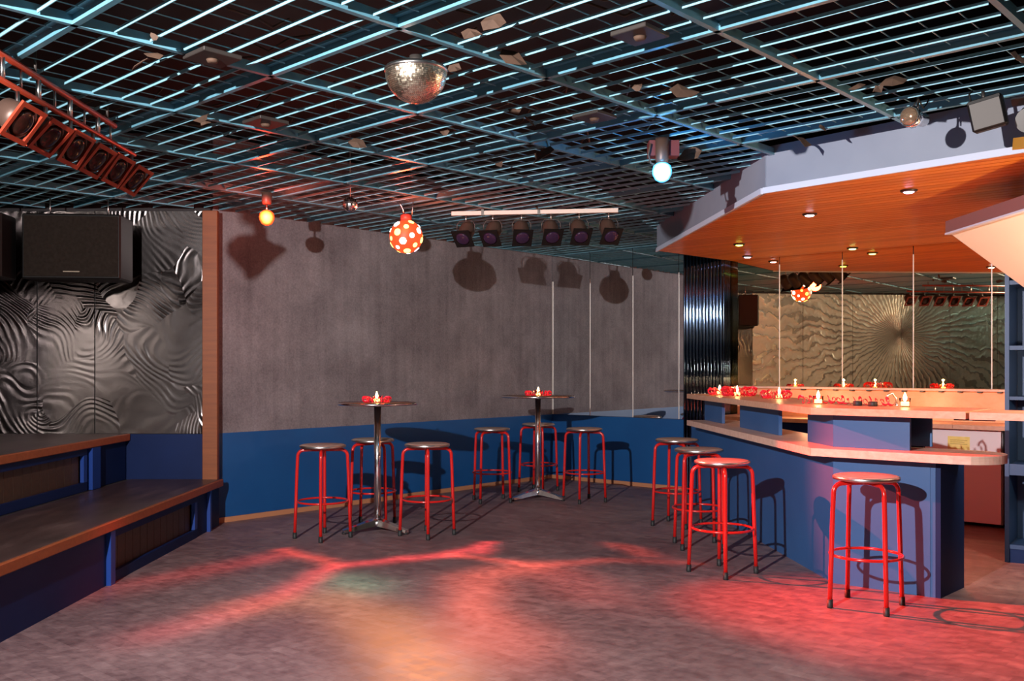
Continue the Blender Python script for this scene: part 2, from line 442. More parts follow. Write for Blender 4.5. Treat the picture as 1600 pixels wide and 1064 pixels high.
# post
struct(MB().bevbox(-2.752, -2.618, 8.47, 8.53, 0, 2.80, 0.004).build('trim_1', M['post']), 'orange pine post between the metal sheets and the grey wall', 'post')

# ------------------------------------------------------------------ ceiling grid
def clip_poly(poly, n, d):
    """keep points with n.p <= d"""
    out = []
    for i in range(len(poly)):
        a, b = poly[i], poly[(i+1) % len(poly)]
        fa, fb = n.dot(a)-d, n.dot(b)-d
        if fa <= 0: out.append(a)
        if (fa < 0 < fb) or (fb < 0 < fa):
            out.append(a + (b-a)*(fa/(fa-fb)))
    return out
def clip_seg(a, b, planes):
    t0, t1 = 0.0, 1.0
    for n, d in planes:
        fa, fb = n.dot(a)-d, n.dot(b)-d
        if fa > 0 and fb > 0: return None
        if fa > 0: t0 = max(t0, fa/(fa-fb))
        elif fb > 0: t1 = min(t1, fa/(fa-fb))
    if t1 - t0 < 0.05: return None
    return a + (b-a)*t0, a + (b-a)*t1
Vec = Vector
room_planes = [(nA, nA.dot(CA)-0.02), (nB, nB.dot(CA)-0.02), (Vec((-1,0)), 4.58), (Vec((1,0)), 6.5), (Vec((0,-1)), 1.0)]
SOF = 2.58
Tt, Cc, Rr = Vec((1.48, 9.61)), Vec((1.724, 6.42)), Vec((5.0, 2.72))
W1, W2 = PB(2.52, 0.01), PB(7.6, 0.01)
canopy = [Tt, Cc, Rr, Vec((W2.x, 2.72)), W2, W1]
def inpoly(p, poly):
    sgn = None
    for i in range(len(poly)):
        a, b = poly[i], poly[(i+1) % len(poly)]
        c = (b.x-a.x)*(p.y-a.y)-(b.y-a.y)*(p.x-a.x)
        if sgn is None: sgn = c > 0
        elif (c > 0) != sgn: return False
    return True
GO = Vec((-0.53, 5.345)); ga = Vec((0.645, 0.690)); gb = Vec((-0.700, 0.655))
ua, ub = ga.normalized(), gb.normalized()
grid = sempty('ceiling_grid', 'suspended ceiling of light blue painted steel mesh panels', 'ceiling grid')
def lbox(mb, a, b, wd, z0, z1):
    d = (b-a).normalized(); n = Vec((-d.y, d.x))*(wd/2)
    mb.prism([a-n, b-n, b+n, a+n], z0, z1)
def in_room(p):
    if p.y < 1.0 or p.x < -4.58 or p.x > 6.5: return False
    if p.x < -2.70: return p.y < 8.50
    return nA.dot(p) < nA.dot(CA)-0.02 and nB.dot(p) < nB.dot(CA)-0.02
def ztop_ok(p): return in_room(p) and not inpoly(p, canopy)
# beams
for axis in (0, 1):
    for k in range(-9, 12):
        base = GO + (gb*k if axis == 0 else ga*k)
        dvec = ga if axis == 0 else gb
        s = (base - dvec*14, base + dvec*14)
        # cut at the canopy
        a, b = s; n = 700; run = []; best = []
        for i in range(n+1):
            p = a + (b-a)*(i/n)
            if ztop_ok(p): run.append(p)
            else:
                if len(run) > 1: best.append((run[0], run[-1]))
                run = []
        if len(run) > 1: best.append((run[0], run[-1]))
        for (p, q) in best:
            if (q-p).length < 0.3: continue
            mb = MB(); lbox(mb, p, q, 0.028, 2.822, 2.870 if axis else 2.868)
            nn = Vec((-(q-p).normalized().y, (q-p).normalized().x))
            lbox(mb, p + nn*0.02, q + nn*0.02, 0.04, 2.862 if axis else 2.861, 2.872 if axis else 2.871)
            mb.build('grid_beam', M['beam'], grid)
bars = []
ND = 6
for i in range(-9, 12):
    for j in range(-9, 12):
        o = GO + ga*i + gb*j
        ctr = o + ga*0.5 + gb*0.5
        if ctr.y < 1.0 or ctr.y > 13 or inpoly(ctr, canopy): continue
        for k in range(1, ND):
            for ax in (0, 1):
                if ax == 0:
                    a = o + gb*(k/ND) + ga*0.03; b = o + gb*(k/ND) + ga*0.97
                else:
                    a = o + ga*(k/ND) + gb*0.03; b = o + ga*(k/ND) + gb*0.97
                if random.random() < 0.012: continue
                if ztop_ok(a) and ztop_ok(b): s = (a, b)
                else:
                    run = [a + (b-a)*(q/24) for q in range(25)]; run = [q for q in run if in_room(q)]
                    if len(run) < 4: continue
                    s = (run[0], run[-1])
                mid = (s[0]+s[1])*0.5
                xs = 800 + FPX*mid.x/mid.y
                vis = (-60 < xs < 1660) and (HOR - FPX*1.44/mid.y > -30)
                bars.append((mid.length if vis else 99+mid.length, s, ax))
bars.sort(key=lambda t: t[0])
rest = MB()
for n_, (dd, s, ax) in enumerate(bars):
    wd = 0.003 if ax == 0 else 0.004
    z0, z1 = (2.8445, 2.849) if ax == 0 else (2.826, 2.844)
    if n_ < 300:
        mb = MB(); lbox(mb, s[0], s[1], wd, z0, z1); mb.build('grid_bar', M['grid'], grid)
    else:
        lbox(rest, s[0], s[1], wd, z0, z1)
r_ = rest.build('grid_bars', M['grid'], grid); r_['kind'] = 'stuff'

def ceilpt(px, py, z): 
    Y = (z-CAMZ)*FPX/(HOR-py); return Vector(((px-800)/FPX*Y, Y, z))
def floorpt(px, py, z=0.0):
    Y = (CAMZ-z)*FPX/(py-HOR); return Vector(((px-800)/FPX*Y, Y, z))

PINES = [M['pine1'], wood('orange_pine_b', (0.60,0.15,0.013), (0.70,0.21,0.024), math.atan2(dB.y, dB.x), 0.32, 10), wood('orange_pine_c', (0.72,0.20,0.02), (0.84,0.29,0.04), math.atan2(dB.y, dB.x), 0.32, 10)]
# ------------------------------------------------------------------ canopy over the bar
cano = sempty('ceiling_canopy', 'dropped orange pine ceiling over the bar with blue-grey fascia', 'canopy')
NPL = 0
offs = [nB.dot(p) for p in canopy]
o0, o1 = min(offs), max(offs); PW = 0.092
k = 0
d_ = o0
while d_ < o1:
    poly = clip_poly(clip_poly(canopy, nB, d_+PW-0.009), -nB, -d_)
    if len(poly) >= 3:
        ar = sum(poly[i].x*poly[(i+1)%len(poly)].y - poly[(i+1)%len(poly)].x*poly[i].y for i in range(len(poly)))
        if abs(ar) > 0.004:
            if ar < 0: poly = poly[::-1]
            MB().prism(poly, SOF, SOF+0.012).build('pine_board', random.choice(PINES), cano)
    d_ += PW
cb = canopy[:]
ar = sum(cb[i].x*cb[(i+1)%6].y - cb[(i+1)%6].x*cb[i].y for i in range(6))
if ar < 0: cb = cb[::-1]
MB().prism(cb, SOF+0.012, SOF+0.03).build('backing', M['dark'], cano)
def fascia(p, q, name, m, z0, z1, push=0.0, th=0.02):
    d = (q-p).normalized(); n = Vec((d.y, -d.x))
    c = Vec((3.4, 6.4))
    if n.dot(p-c) < 0: n = -n
    poly = [p+n*push, q+n*push, q+n*(push+th), p+n*(push+th)]
    ar = sum(poly[i].x*poly[(i+1)%4].y - poly[(i+1)%4].x*poly[i].y for i in range(4))
    if ar < 0: poly = poly[::-1]
    return MB().prism(poly, z0, z1).build(name, m, cano)
fascia(Cc, Rr, 'fascia_board', M['fascia'], SOF-0.0, 2.885)
fascia(Tt, Cc, 'fascia_board', M['fascia'], SOF-0.0, 2.885)
fascia(Tt, W1, 'fascia_board', M['dark'], SOF, 2.885)
fascia(Cc+Vec((-0.02,-0.01)), Rr, 'fascia_trim', M['trimwhite'], SOF-0.012, SOF+0.028, 0.018, 0.016)
fascia(Tt, Cc+Vec((-0.02,-0.01)), 'fascia_trim', M['trimwhite'], SOF-0.012, SOF+0.028, 0.018, 0.016)

# sloping cream bulkhead right of the bar
MB_ = MB()
sl = [(3.08,2.344),(3.76,1.847),(3.76,1.927),(3.06,2.425)]
vs = [(x,6.7,z) for x,z in sl] + [(x,3.2,z) for x,z in sl]
sb = sempty('trim_2', 'sloping cream boarded bulkhead hanging at the right end of the bar', 'bulkhead')
MB_.add(vs, [(0,1,2,3),(7,6,5,4),(0,4,5,1),(1,5,6,2),(2,6,7,3),(3,7,4,0)]).build('cream_board', M['cream'], sb)
MB().box(3.045, 3.066, 3.2, 6.7, 2.345, 2.43).build('edge_board', mat('shaded_edge',(0.22,0.10,0.10),0.5), sb)  # mauve tone carries the shade on this side of the bulkhead
MB().box(3.04, 3.075, 3.2, 6.7, 2.335, 2.347).build('edge_trim', M['trimwhite'], sb)
for yy in (3.6, 6.2):
    MB().box(3.5, 3.54, yy, yy+0.3, 2.1, SOF).build('hanger_board', M['fascia'], sb)

# corrugated column
cc = thing('corrugated_column', 'dark corrugated metal column between the mirrors and the bar', 'column', (*PB(2.27, 0.08), 0))
def corr(p, q, name, ridges):
    L_ = (q-p).length; d = (q-p)/L_; n = Vec((d.y, -d.x))
    if n.dot(Vec((0.2,-1))) < 0 : n = -n
    vs = []; k_ = ridges*10
    for i in range(k_+1):
        s_ = i/k_; off = 0.011*math.sin(2*PI*ridges*s_)
        P = p + d*(L_*s_) + n*off - Vec(cc.location[:2])
        vs.append((P.x, P.y, 0.0)); vs.append((P.x, P.y, 2.83))
    fs = [(2*i, 2*i+2, 2*i+3, 2*i+1) for i in range(k_)]
    MB().add(vs, fs, True).build(name, M['corr'], cc)
corr(PB(2.015, 0.15), PB(2.52, 0.15), 'corrugated_sheet', 12)
corr(PB(2.52, 0.15), PB(2.52, 0.01), 'corrugated_sheet', 4)
corr(PB(2.015, 0.01), PB(2.015, 0.15), 'corrugated_sheet', 4)
for nm, z0, z1 in (('top_cap', 2.80, 2.83),):
    p4 = [PB(2.02,0.14), PB(2.51,0.14), PB(2.51,0.02), PB(2.02,0.02)]
    p4 = [p-Vec(cc.location[:2]) for p in p4]
    MB().prism(p4[::1], z0, z1).build(nm, M['darksteel'], cc)

# ------------------------------------------------------------------ benches (stepped seating)
def bench(name, label, x0, x1, z0, z1, y0, y1, secs):
    t = thing(name, label, 'bench', (x1, y0, z0))
    Lx, Ly = x1-x0, y1-y0; H = z1-z0
    MB().bevbox(-Lx, -0.001, 0, Ly, H-0.045, H, 0.004).build('seat_board', M['bench'], t)
    MB().bevbox(-0.0, 0.028, 0, Ly, H-0.062, H+0.001, 0.006).build('wood_edge', M['edge'], t)
    for kind, a, b in secs:
        a -= y0; b -= y0
        if kind == 'flat':
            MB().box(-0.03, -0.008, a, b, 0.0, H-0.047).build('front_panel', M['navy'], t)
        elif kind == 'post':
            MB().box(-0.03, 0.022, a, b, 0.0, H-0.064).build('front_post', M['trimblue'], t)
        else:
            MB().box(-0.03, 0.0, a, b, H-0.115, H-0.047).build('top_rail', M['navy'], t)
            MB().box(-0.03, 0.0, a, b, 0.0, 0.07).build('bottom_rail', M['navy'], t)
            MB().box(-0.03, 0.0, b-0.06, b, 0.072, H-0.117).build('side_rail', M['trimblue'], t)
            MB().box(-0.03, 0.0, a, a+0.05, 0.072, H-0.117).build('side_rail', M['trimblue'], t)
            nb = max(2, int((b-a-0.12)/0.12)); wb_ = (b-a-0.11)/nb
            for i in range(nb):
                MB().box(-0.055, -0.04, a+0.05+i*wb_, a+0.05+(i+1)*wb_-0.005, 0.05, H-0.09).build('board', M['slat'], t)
    return t
bench('lower_bench', 'lower wide wooden bench with navy front along the left side', -3.398, -2.60, 0.0, 0.41, 2.2, 8.50,
      [('flat', 2.2, 6.13), ('post', 6.13, 6.20), ('recess', 6.20, 7.88), ('flat', 7.88, 8.15), ('post', 8.15,8.19), ('flat', 8.19, 8.49)])
bench('upper_bench', 'upper wooden bench tier behind the lower bench under the metal sheets', -4.58, -3.43, 0.41, 0.815, 2.2, 8.50,
      [('flat', 2.2, 5.2), ('recess', 5.2, 7.7), ('post', 7.75, 7.9), ('flat', 7.9, 8.49)])
o = MB().box(-4.58, -3.405, 2.2, 8.50, 0.0, 0.405).build('bench_plinth', M['dark']); tag(o, 'dark plinth carrying the upper bench', 'plinth')

# ------------------------------------------------------------------ bar stool
def make_stool():
    t = thing('bar_stool', 'x', 'stool')
    MB().lathe([(0.168,0.742),(0.184,0.748),(0.187,0.756),(0.184,0.766),(0.172,0.771),(0.05,0.7715)], 36).build('seat', M['seat'], t)
    rim = MB().lathe([(0.186,0.746),(0.1895,0.750),(0.1895,0.762),(0.186,0.766)], 36, caps=False).build('seat_rim', M['steel'], t)
    MB().lathe([(0.05,0.725),(0.10,0.727),(0.10,0.742),(0.05,0.742)], 20).build('seat_plate', M['redpaint'], t)
    for k in range(4):
        a = k*PI/2; c, s_ = math.cos(a), math.sin(a)
        prof = [(0.02,0.727),(0.10,0.727),(0.150,0.726)]
        for q in range(1, 7):
            th = (PI/2)*q/6
            prof.append((0.150+0.052*math.sin(th), 0.726-0.052*(1-math.cos(th))))
        prof += [(0.208,0.55),(0.216,0.30),(0.226,0.03)]
        lg = MB().tube([(r*c, r*s_, z) for r, z in prof], 0.0135, 10).build('leg', M['redpaint'], t)
        MB().tube([(0.2262*c,0.2262*s_,0.0),(0.2262*c,0.2262*s_,0.006),(0.2252*c,0.2252*s_,0.05)], [0.016,0.0175,0.0165], 12).build('rubber_foot', M['rubber'], lg)
    R = 0.203
    MB().tube([(R*math.cos(2*PI*i/40), R*math.sin(2*PI*i/40), 0.305) for i in range(40)], 0.0085, 8, True).build('footrest_ring', M['redpaint'], t)
    return t
stools = [
 (-1.56,7.86,7, 'red metal bar stool left of the left high table', 'stools around the left high table'),
 (-1.24,8.50,38, 'red metal bar stool half hidden behind the pole of the left high table', 'stools around the left high table'),
 (-0.71,7.98,7, 'red metal bar stool right of the left high table', 'stools around the left high table'),
 (-0.21,10.03,59, 'red metal bar stool left of the back high table', 'stools around the back high table'),
 (0.30,10.85,12, 'red metal bar stool in the corner behind the back high table', 'stools around the back high table'),
 (0.76,10.02,-17, 'red metal bar stool right of the back high table', 'stools around the back high table'),
 (1.47,8.50,10, 'farthest red bar stool in the row along the bar, next to the corrugated column', 'stools along the bar'),
 (1.465,7.48,46, 'middle of the three red bar stools in the row along the bar', 'stools along the bar'),
 (1.44,6.53,-7, 'nearest of the three red bar stools in the row along the bar side', 'stools along the bar'),
 (2.08,5.60,8, 'largest red bar stool standing alone at the right corner of the bar in red light', 'stools along the bar'),
]
st0 = make_stool()
for i, (x, y, rz, lab, grp) in enumerate(stools):
    if i == 0:
        st0.location = (x,y,0); st0.rotation_euler = (0,0,math.radians(rz)); st0['label'] = lab; st0['group'] = grp
    else: dup(st0, (x,y,0), math.radians(rz), lab, grp)

# ------------------------------------------------------------------ high tables
def high_table(x, y, r, rz, label):
    t = thing('high_table', label, 'table', (x,y,0), math.radians(rz), 'chrome pedestal high tables')
    MB().lathe([(0.02,1.088),(r-0.012,1.088),(r-0.012,1.104),(0.02,1.1045)], 48).build('table_top', wood_top, t)
    MB().lathe([(r-0.011,1.084),(r,1.087),(r+0.002,1.096),(r,1.105),(r-0.011,1.106)], 48, caps=False).build('table_rim', M['chrome'], t)
    MB().lathe([(0.10,1.072),(0.11,1.076),(0.11,1.087),(0.03,1.087)], 24).build('mount_plate', M['darksteel'], t)
    MB().lathe([(0.03,0.07),(0.03,1.075)], 20).build('pole', M['chrome'], t)
    MB().lathe([(0.062,0.055),(0.06,0.085),(0.048,0.105),(0.034,0.115)], 24).build('base_hub', M['chrome'], t)
    for k in range(3):
        a = 2*PI*k/3 + PI/2
        u = Vector((math.cos(a), math.sin(a), 0)); p = Vector((-u.y, u.x, 0))
        vs = []; rows = [(0.03,0.052,0.052,0.105),(0.12,0.042,0.040,0.085),(0.22,0.034,0.022,0.058),(0.31,0.030,0.012,0.036)]
        for (d, hw, zb, zt) in rows:
            for sgn, z in ((-1,zb),(1,zb),(0.75,zt),(-0.75,zt)):
                q = u*d + p*hw*sgn; vs.append((q.x,q.y,z))
        fs = [(3,2,1,0)]
        for i in range(3):
            for j in range(4):
                fs.append((i*4+j, i*4+(j+1)%4, (i+1)*4+(j+1)%4, (i+1)*4+j))
        fs.append((12,13,14,15))
        f = MB().add(vs, fs).build('base_foot', M['chrome'], t)
        q = u*0.30
        MB().lathe([(0.018,0.0),(0.020,0.004),(0.022,0.014)], 14, Matrix.Translation(q)).build('glide', M['rubber'], f)
    return t
wood_top = wood('brown_table_top', (0.16,0.07,0.03), (0.26,0.13,0.06), 0.6, 0.25)
high_table(-1.153, 8.18, 0.343, -0, 'left chrome high table with round brown top and a lit candle')
high_table(0.278, 10.2, 0.40, 0, 'back chrome high table with round brown top near the wall corner')

# ------------------------------------------------------------------ candles and ribbons
def candle(x, y, z, label, power=0.9):
    t = thing('tealight', label, 'candle', (x,y,z), 0, 'lit candles in glass cups'); t.scale = (1.15,1.15,1.15)
    MB().lathe([(0.022,0.0),(0.026,0.002),(0.031,0.05),(0.0295,0.05),(0.0245,0.006),(0.002,0.006)], 20).build('glass_cup', M['glass'], t)
    MB().lathe([(0.023,0.007),(0.024,0.024),(0.004,0.025)], 16).build('wax', M['wax'], t)
    MB().lathe([(0.002,0.027),(0.010,0.036),(0.012,0.047),(0.008,0.064),(0.0015,0.082)], 12).build('flame', M['flame'], t)
    light('candle_light', 'POINT', (x, y, z+0.112), power, (1.0, 0.5, 0.2), None, 0.012)
def ribbon(pts, label, name='ribbon_garland', seed=1, amp=0.02, h=0.034, turns=9, base=0.0):
    """curled foil ribbon standing on a surface following pts"""
    rnd = random.Random(seed); pts = [Vector(p) for p in pts]; c = pts[0].copy()
    t = []
    seg = [(pts[i+1]-pts[i]).length for i in range(len(pts)-1)]; tot = sum(seg); nn = int(turns*12)
    for i in range(nn+1):
        s_ = tot*i/nn; k = 0
        while k < len(seg)-1 and s_ > seg[k]: s_ -= seg[k]; k += 1
        p = pts[k].lerp(pts[k+1], min(1, s_/max(seg[k],1e-6))); d = (pts[k+1]-pts[k]).normalized(); n = Vector((-d.y,d.x,0))
        ph = 2*PI*turns*i/nn
        p = p + n*math.cos(ph)*amp*rnd.uniform(0.75,1.2) + Vector((0,0,amp*0.85*(1+math.sin(ph)) + 0.001)) + d*rnd.uniform(-0.003,0.003)
        t.append((p - c, n))
    vs = []; fs = []
    for i, (p, n) in enumerate(t):
        a = 2*PI*turns*i/nn
        wv = Vector((0,0,1))*math.cos(a*0.37)*h*0.35 + (t[min(i+1,nn)][0]-t[max(i-1,0)][0]).normalized().cross(Vector((0,0,1)))*h*0.3 + Vector((0,0,h*0.25))
        q = p + wv
        vs.append(p); vs.append(Vector((q.x,q.y,max(q.z,0.001))))
    fs = [(2*i,2*i+2,2*i+3,2*i+1) for i in range(nn)]
    o = MB().add(vs, fs, True).build(name, M['redfoil'], None, c)
    sol = o.modifiers.new('thick', 'SOLIDIFY'); sol.thickness = 0.0008
    tag(o, label, 'ribbon', 'red foil ribbons around the candles'); return o
def ring(x, y, z, r, a0=0, a1=2*PI, n=24): return [(x+r*math.cos(a0+(a1-a0)*i/n), y+r*math.sin(a0+(a1-a0)*i/n), z) for i in range(n+1)]
CT = 1.147
candle(-1.153, 8.13, 1.105, 'lit candle in a glass in the middle of the left high table')
ribbon(ring(-1.153, 8.13, 1.1055, 0.10), 'red foil ribbon wreath on the left high table', seed=3, turns=26, amp=0.022)
candle(0.278, 10.1, 1.105, 'lit candle in a glass in the middle of the back high table')
ribbon(ring(0.278, 10.1, 1.1055, 0.12), 'red foil ribbon wreath on the back high table', seed=4, turns=28, amp=0.022)
cs = [(1.95,8.95,'lit candle at the far left end of the bar top'),
      (2.03,8.60,'second lit candle from the far left end of the bar top'),
      (2.20,7.85,'lit candle midway along the left run of the bar top'),
      (2.145,6.68,'lit candle near the bend of the bar top'),
      (2.555,6.20,'lit candle on the right run of the bar top')]
for x, y, lab in cs: candle(x, y, CT, lab)
ribbon(ring(1.95,8.95,CT+.0005,0.085), 'red foil ribbon around the farthest candle on the bar top', seed=5, turns=26, amp=0.03)
ribbon(ring(2.04,8.57,CT+.0005,0.12), 'thick red foil ribbon around the second candle on the bar top', seed=6, turns=34, amp=0.042)
ribbon(ring(2.17,7.85,CT+.0005,0.095), 'red foil ribbon around the candle midway along the bar top', seed=7, turns=26, amp=0.032)
ribbon([(2.03,6.72,CT+.0005),(2.10,6.76,CT+.0005),(2.17,6.75,CT+.0005),(2.24,6.68,CT+.0005),(2.3,6.55,CT+.0005),(2.36,6.5,CT+.0005),(2.40,6.42,CT+.0005),(2.45,6.36,CT+.0005),(2.50,6.27,CT+.0005)],
       'long trailing red foil ribbon along the bar top past the bend', seed=8, turns=17, amp=0.026)

# ------------------------------------------------------------------ bar
P1, P2 = Vec((2.09,6.208)), Vec((2.58,5.81)); P3 = Vec((2.86,6.10)); P0 = Vec((1.872,9.95))
def ccw(poly):
    ar = sum(poly[i].x*poly[(i+1)%len(poly)].y - poly[(i+1)%len(poly)].x*poly[i].y for i in range(len(poly)))
    return poly if ar > 0 else poly[::-1]
e1 = (P1-P0).normalized(); n1 = Vec((-1, -0.058)).normalized()    # outward of left run
e2 = (P2-P1).normalized(); n2 = Vec((e2.y, -e2.x)); 
if n2.y > 0: n2 = -n2
def corner(o):    # intersection of both front lines offset outward by o
    a = P1 + n1*o; b = P1 + n2*o
    den = e1.x*e2.y - e1.y*e2.x
    t = ((b-a).x*e2.y - (b-a).y*e2.x)/den
    return a + e1*t
bar = thing('bar_counter', 'blue painted bar body with an angled front under the pale shelf', 'bar', (P1.x, P1.y, 0))
def bp(poly, z0, z1, name, m, root=bar, b=None):
    c = Vec(root.location[:2]); return MB().prism(ccw([p-c for p in poly]), z0-root.location.z, z1-root.location.z).build(name, m, root)
bp([P0, P1, P1-n1*0.0 + (-n2)*0.03, corner(-0.03), P0-n1*0.03][0:2]+[corner(-0.03), P0-n1*0.03], 0, 0.836, 'front_panel', M['barblue'])
bp([P1+e2*0.0005, P2, P2-n2*0.03, corner(-0.03)+e2*0.0005], 0, 0.836, 'front_panel', M['barblue'])
bp([P2+e2*0.001, P2+e2*0.03, P3+e2*0.03, P3+e2*0.001], 0, 0.836, 'end_panel', M['navy'])
bp([P2-e2*0.08+n2*0.0, P2-e2*0.03, P2-e2*0.03+n2*0.004, P2-e2*0.08+n2*0.004], 0, 0.836, 'cover_strip', M['barblue'])
bp([P3, P3-e2*0.5, P3-e2*0.5-n2*0.02, P3-n2*0.02], 0.05, 0.836, 'rear_panel', M['navy'])
# dark inner shelf behind the bar
bp([P0-n1*0.04+e1*0.3, corner(-0.04), corner(-0.5), P0-n1*0.5+e1*0.3], 0.60, 0.63, 'inner_shelf', M['dark'])

# lower drink shelf: pale beech planks
F1 = P0 + n1*0.18 + e1*0.54
Cl = corner(0.18); Cb = corner(-0.30)
sh = thing('drink_shelf', 'pale beech drinks shelf with a rounded end along the bar front', 'shelf', (Cl.x, Cl.y, 0.836))
def split(poly, dirn, nn):
    pass
for i in range(3):
    oa = 0.18 - 0.16*i; ob = oa - 0.158
    a0_ = P0 + n1*oa + e1*0.54; a1_ = P0 + n1*ob + e1*0.54
    bp([a0_, corner(oa), corner(ob), a1_], 0.837, 0.887, 'plank', M['pinkwood'], sh)
    # right run, rounded end
    ea = Cl + e2*0.86
    q0, q1 = corner(oa)+e2*0.002, corner(ob)+e2*0.002
    W_ = 0.475; cen = Cl + e2*(0.855) - n2*(W_/2)
    pts = [q0]
    for j in range(9):
        s_ = (oa + (ob-oa)*j/8)
        dd_ = s_ - (0.18 - W_/2)
        ex = math.sqrt(max(0, (W_/2)**2 - dd_**2)) 
        pts.append(cen + e2*ex + n2*dd_)
    pts.append(q1)
    bp(pts, 0.837, 0.887, 'plank', M['pinkwood'], sh)
# upper bar top
Cu = corner(0.18); D_ = 0.62
top = thing('countertop', 'beech bar top with candles standing on blue upright panels', 'counter', (Cu.x, Cu.y, 0.888))
for i in range(4):
    w_ = D_/4; oa = 0.18 - w_*i; ob = oa - w_ + 0.0015
    a0_ = P0 + n1*oa + e1*0.54; a1_ = P0 + n1*ob + e1*0.54
    bp([a0_, corner(oa), corner(ob), a1_], 1.102, 1.146, 'plank', M['beech'], top)
    GE = Cu + e2*0.925
    def atend(o): return GE - n2*(0.18-o)
    bp([corner(oa)+e2*0.001, atend(oa), atend(ob), corner(ob)+e2*0.001], 1.102, 1.146, 'plank', M['beech'], top)
def y2t(px):    # distance along left run line at image x
    k_ = (px-800)/FPX
    t_ = (k_*P0.y - P0.x)/(e1.x - k_*e1.y); return t_
for xa, xb in ((1101,1128),(1156,1216.5)):
    ta, tb = y2t(xa), y2t(xb)
    a, b = P0+e1*ta, P0+e1*tb
    bp([a, b, b-n1*0.028, a-n1*0.028], 0.888, 1.101, 'support_panel', M['barblue'], top)
    # side panel going back
    bp([b-e1*0.0, b-e1*0.022, b-e1*0.022-n1*0.40, b-n1*0.40], 0.888, 1.101, 'side_panel', M['barblue'], top) if False else None
ta = y2t(1262)
a = P0+e1*ta
bp([a, P1, corner(-0.028), a-n1*0.028], 0.888, 1.101, 'support_panel', M['barblue'], top)
k_ = (1421.5-800)/FPX; t_ = (k_*P1.y-P1.x)/(e2.x-k_*e2.y)
bp([P1+e2*0.0005, P1+e2*t_, P1+e2*t_-n2*0.028, corner(-0.028)+e2*0.0005], 0.888, 1.101, 'support_panel', M['barblue'], top)
for px in (1141, 1250):
    q = P0+e1*y2t(px)+n1*0.12
    bp([q, q+e1*0.03, q+e1*0.03-n1*0.02, q-n1*0.02], 1.094, 1.1015, 'cable_clip', M['steel'], top)
# rear upright under the top
bp([P1-n2*0.40+e2*0.1, P1-n2*0.40+e2*0.5, P1-n2*0.42+e2*0.5, P1-n2*0.42+e2*0.1], 0.888, 1.101, 'rear_support', M['barblue'], top)
# flap
FL = Cu + e2*0.945
fl = thing('counter_flap', 'beech hinged counter flap closing the gap at the right end', 'counter flap', (FL.x, FL.y, 1.102))
for i in range(3):
    w_ = 0.45/3
    a = FL - n2*(w_*i); b = FL - n2*(w_*(i+1)-0.0015)
    bp([a, a+e2*1.25, b+e2*1.25, b], 1.102, 1.144, 'plank', M['beech'], fl)
bp([FL-n2*0.06-e2*0.10, FL-n2*0.06+e2*0.12, FL-n2*0.09+e2*0.12, FL-n2*0.09-e2*0.10], 1.092, 1.1015, 'hinge', M['darksteel'], fl)
fp = FL + e2*1.2 - n2*0.05
bp([fp, fp+e2*0.05, fp+e2*0.05-n2*0.35, fp-n2*0.35], 0.0, 1.10, 'support_leg', M['navy'], fl)
# small chrome bottle opener and black coasters on the bar
t = thing('bar_tap', 'small bent chrome tool standing in the ribbon on the bar top', 'tool', (2.57,6.37,CT))
MB().tube([(0,0,0.0),(-0.004,0,0.05),(-0.03,0,0.085),(-0.06,-0.01,0.075),(-0.07,-0.01,0.055)], 0.007, 10).build('spout', M['chrome'], t)
MB().lathe([(0.014,0.0),(0.014,0.008),(0.008,0.012)], 14).build('base', M['chrome'], t)
for x, y, lab in ((2.33,6.43,'left black round cap beside the trailing red ribbon'),(2.395,6.33,'right black round cap beside the trailing red ribbon')):
    o = MB().lathe([(0.028,0.0),(0.030,0.004),(0.030,0.026),(0.026,0.030),(0.01,0.031)], 18).build('bottle_cap', M['rubber'], None, (x,y,CT)); tag(o, lab, 'cap', 'black caps on the bar')

# ------------------------------------------------------------------ back bar
bb = thing('back_counter', 'beech back counter with splashback and ledge under the bronze mirrors', 'counter', (*PB(4.0,0.0),0))
def seg(t0, t1, o0, o1): return [PB(t0,o0), PB(t1,o0), PB(t1,o1), PB(t0,o1)]
bp(seg(2.62,5.0,0.04,0.60), 0.862, 0.90, 'worktop', M['beech'], bb)
bp(seg(5.003,6.6,0.04,0.60), 0.862, 0.90, 'worktop', M['beech'], bb)
bp(seg(2.62,6.6,0.012,0.04), 0.90, 1.185, 'splashback', M['splash'], bb)
bp(seg(2.62,6.6,0.012,0.12), 1.185, 1.205, 'ledge', M['pinkwood'], bb)
bp(seg(2.62,4.6,0.10,0.56), 0.0, 0.86, 'cabinet', M['navy'], bb)
tt = 3.2
while tt < 6.3:
    q = PB(tt, 0.055)
    bp([PB(tt,0.10),PB(tt+0.035,0.10),PB(tt+0.035,0.04),PB(tt,0.04)], 1.170, 1.1845, 'hook', M['darksteel'], bb)
    tt += 0.17
fr = thing('fridge', 'white undercounter fridge with a yellow notice on its door', 'fridge', (*PB(5.04,0.30),0))
bp(seg(4.72,5.37,0.06,0.44), 0.03, 0.855, 'body', M['fridge'], fr)
bp(seg(4.722,5.368,0.445,0.49), 0.04, 0.85, 'door', M['fridge'], fr)
bp(seg(4.725,4.735,0.49,0.496), 0.25, 0.80, 'door_seal', M['darksteel'], fr)
bp(seg(4.93,5.115,0.490,0.492), 0.65, 0.79, 'notice', M['yellow'], fr)
for a, b in ((4.74,4.79),(5.3,5.35)):
    bp(seg(a,b,0.1,0.4), 0.0, 0.03, 'foot', M['rubber'], fr)
bp(seg(4.95,5.095,0.492,0.4925), 0.755, 0.759, 'printed_line', mat('note_ink',(0.35,0.27,0.08),0.8), fr)
bp(seg(4.95,5.07,0.492,0.4925), 0.738, 0.742, 'printed_line', bpy.data.materials['note_ink'], fr)
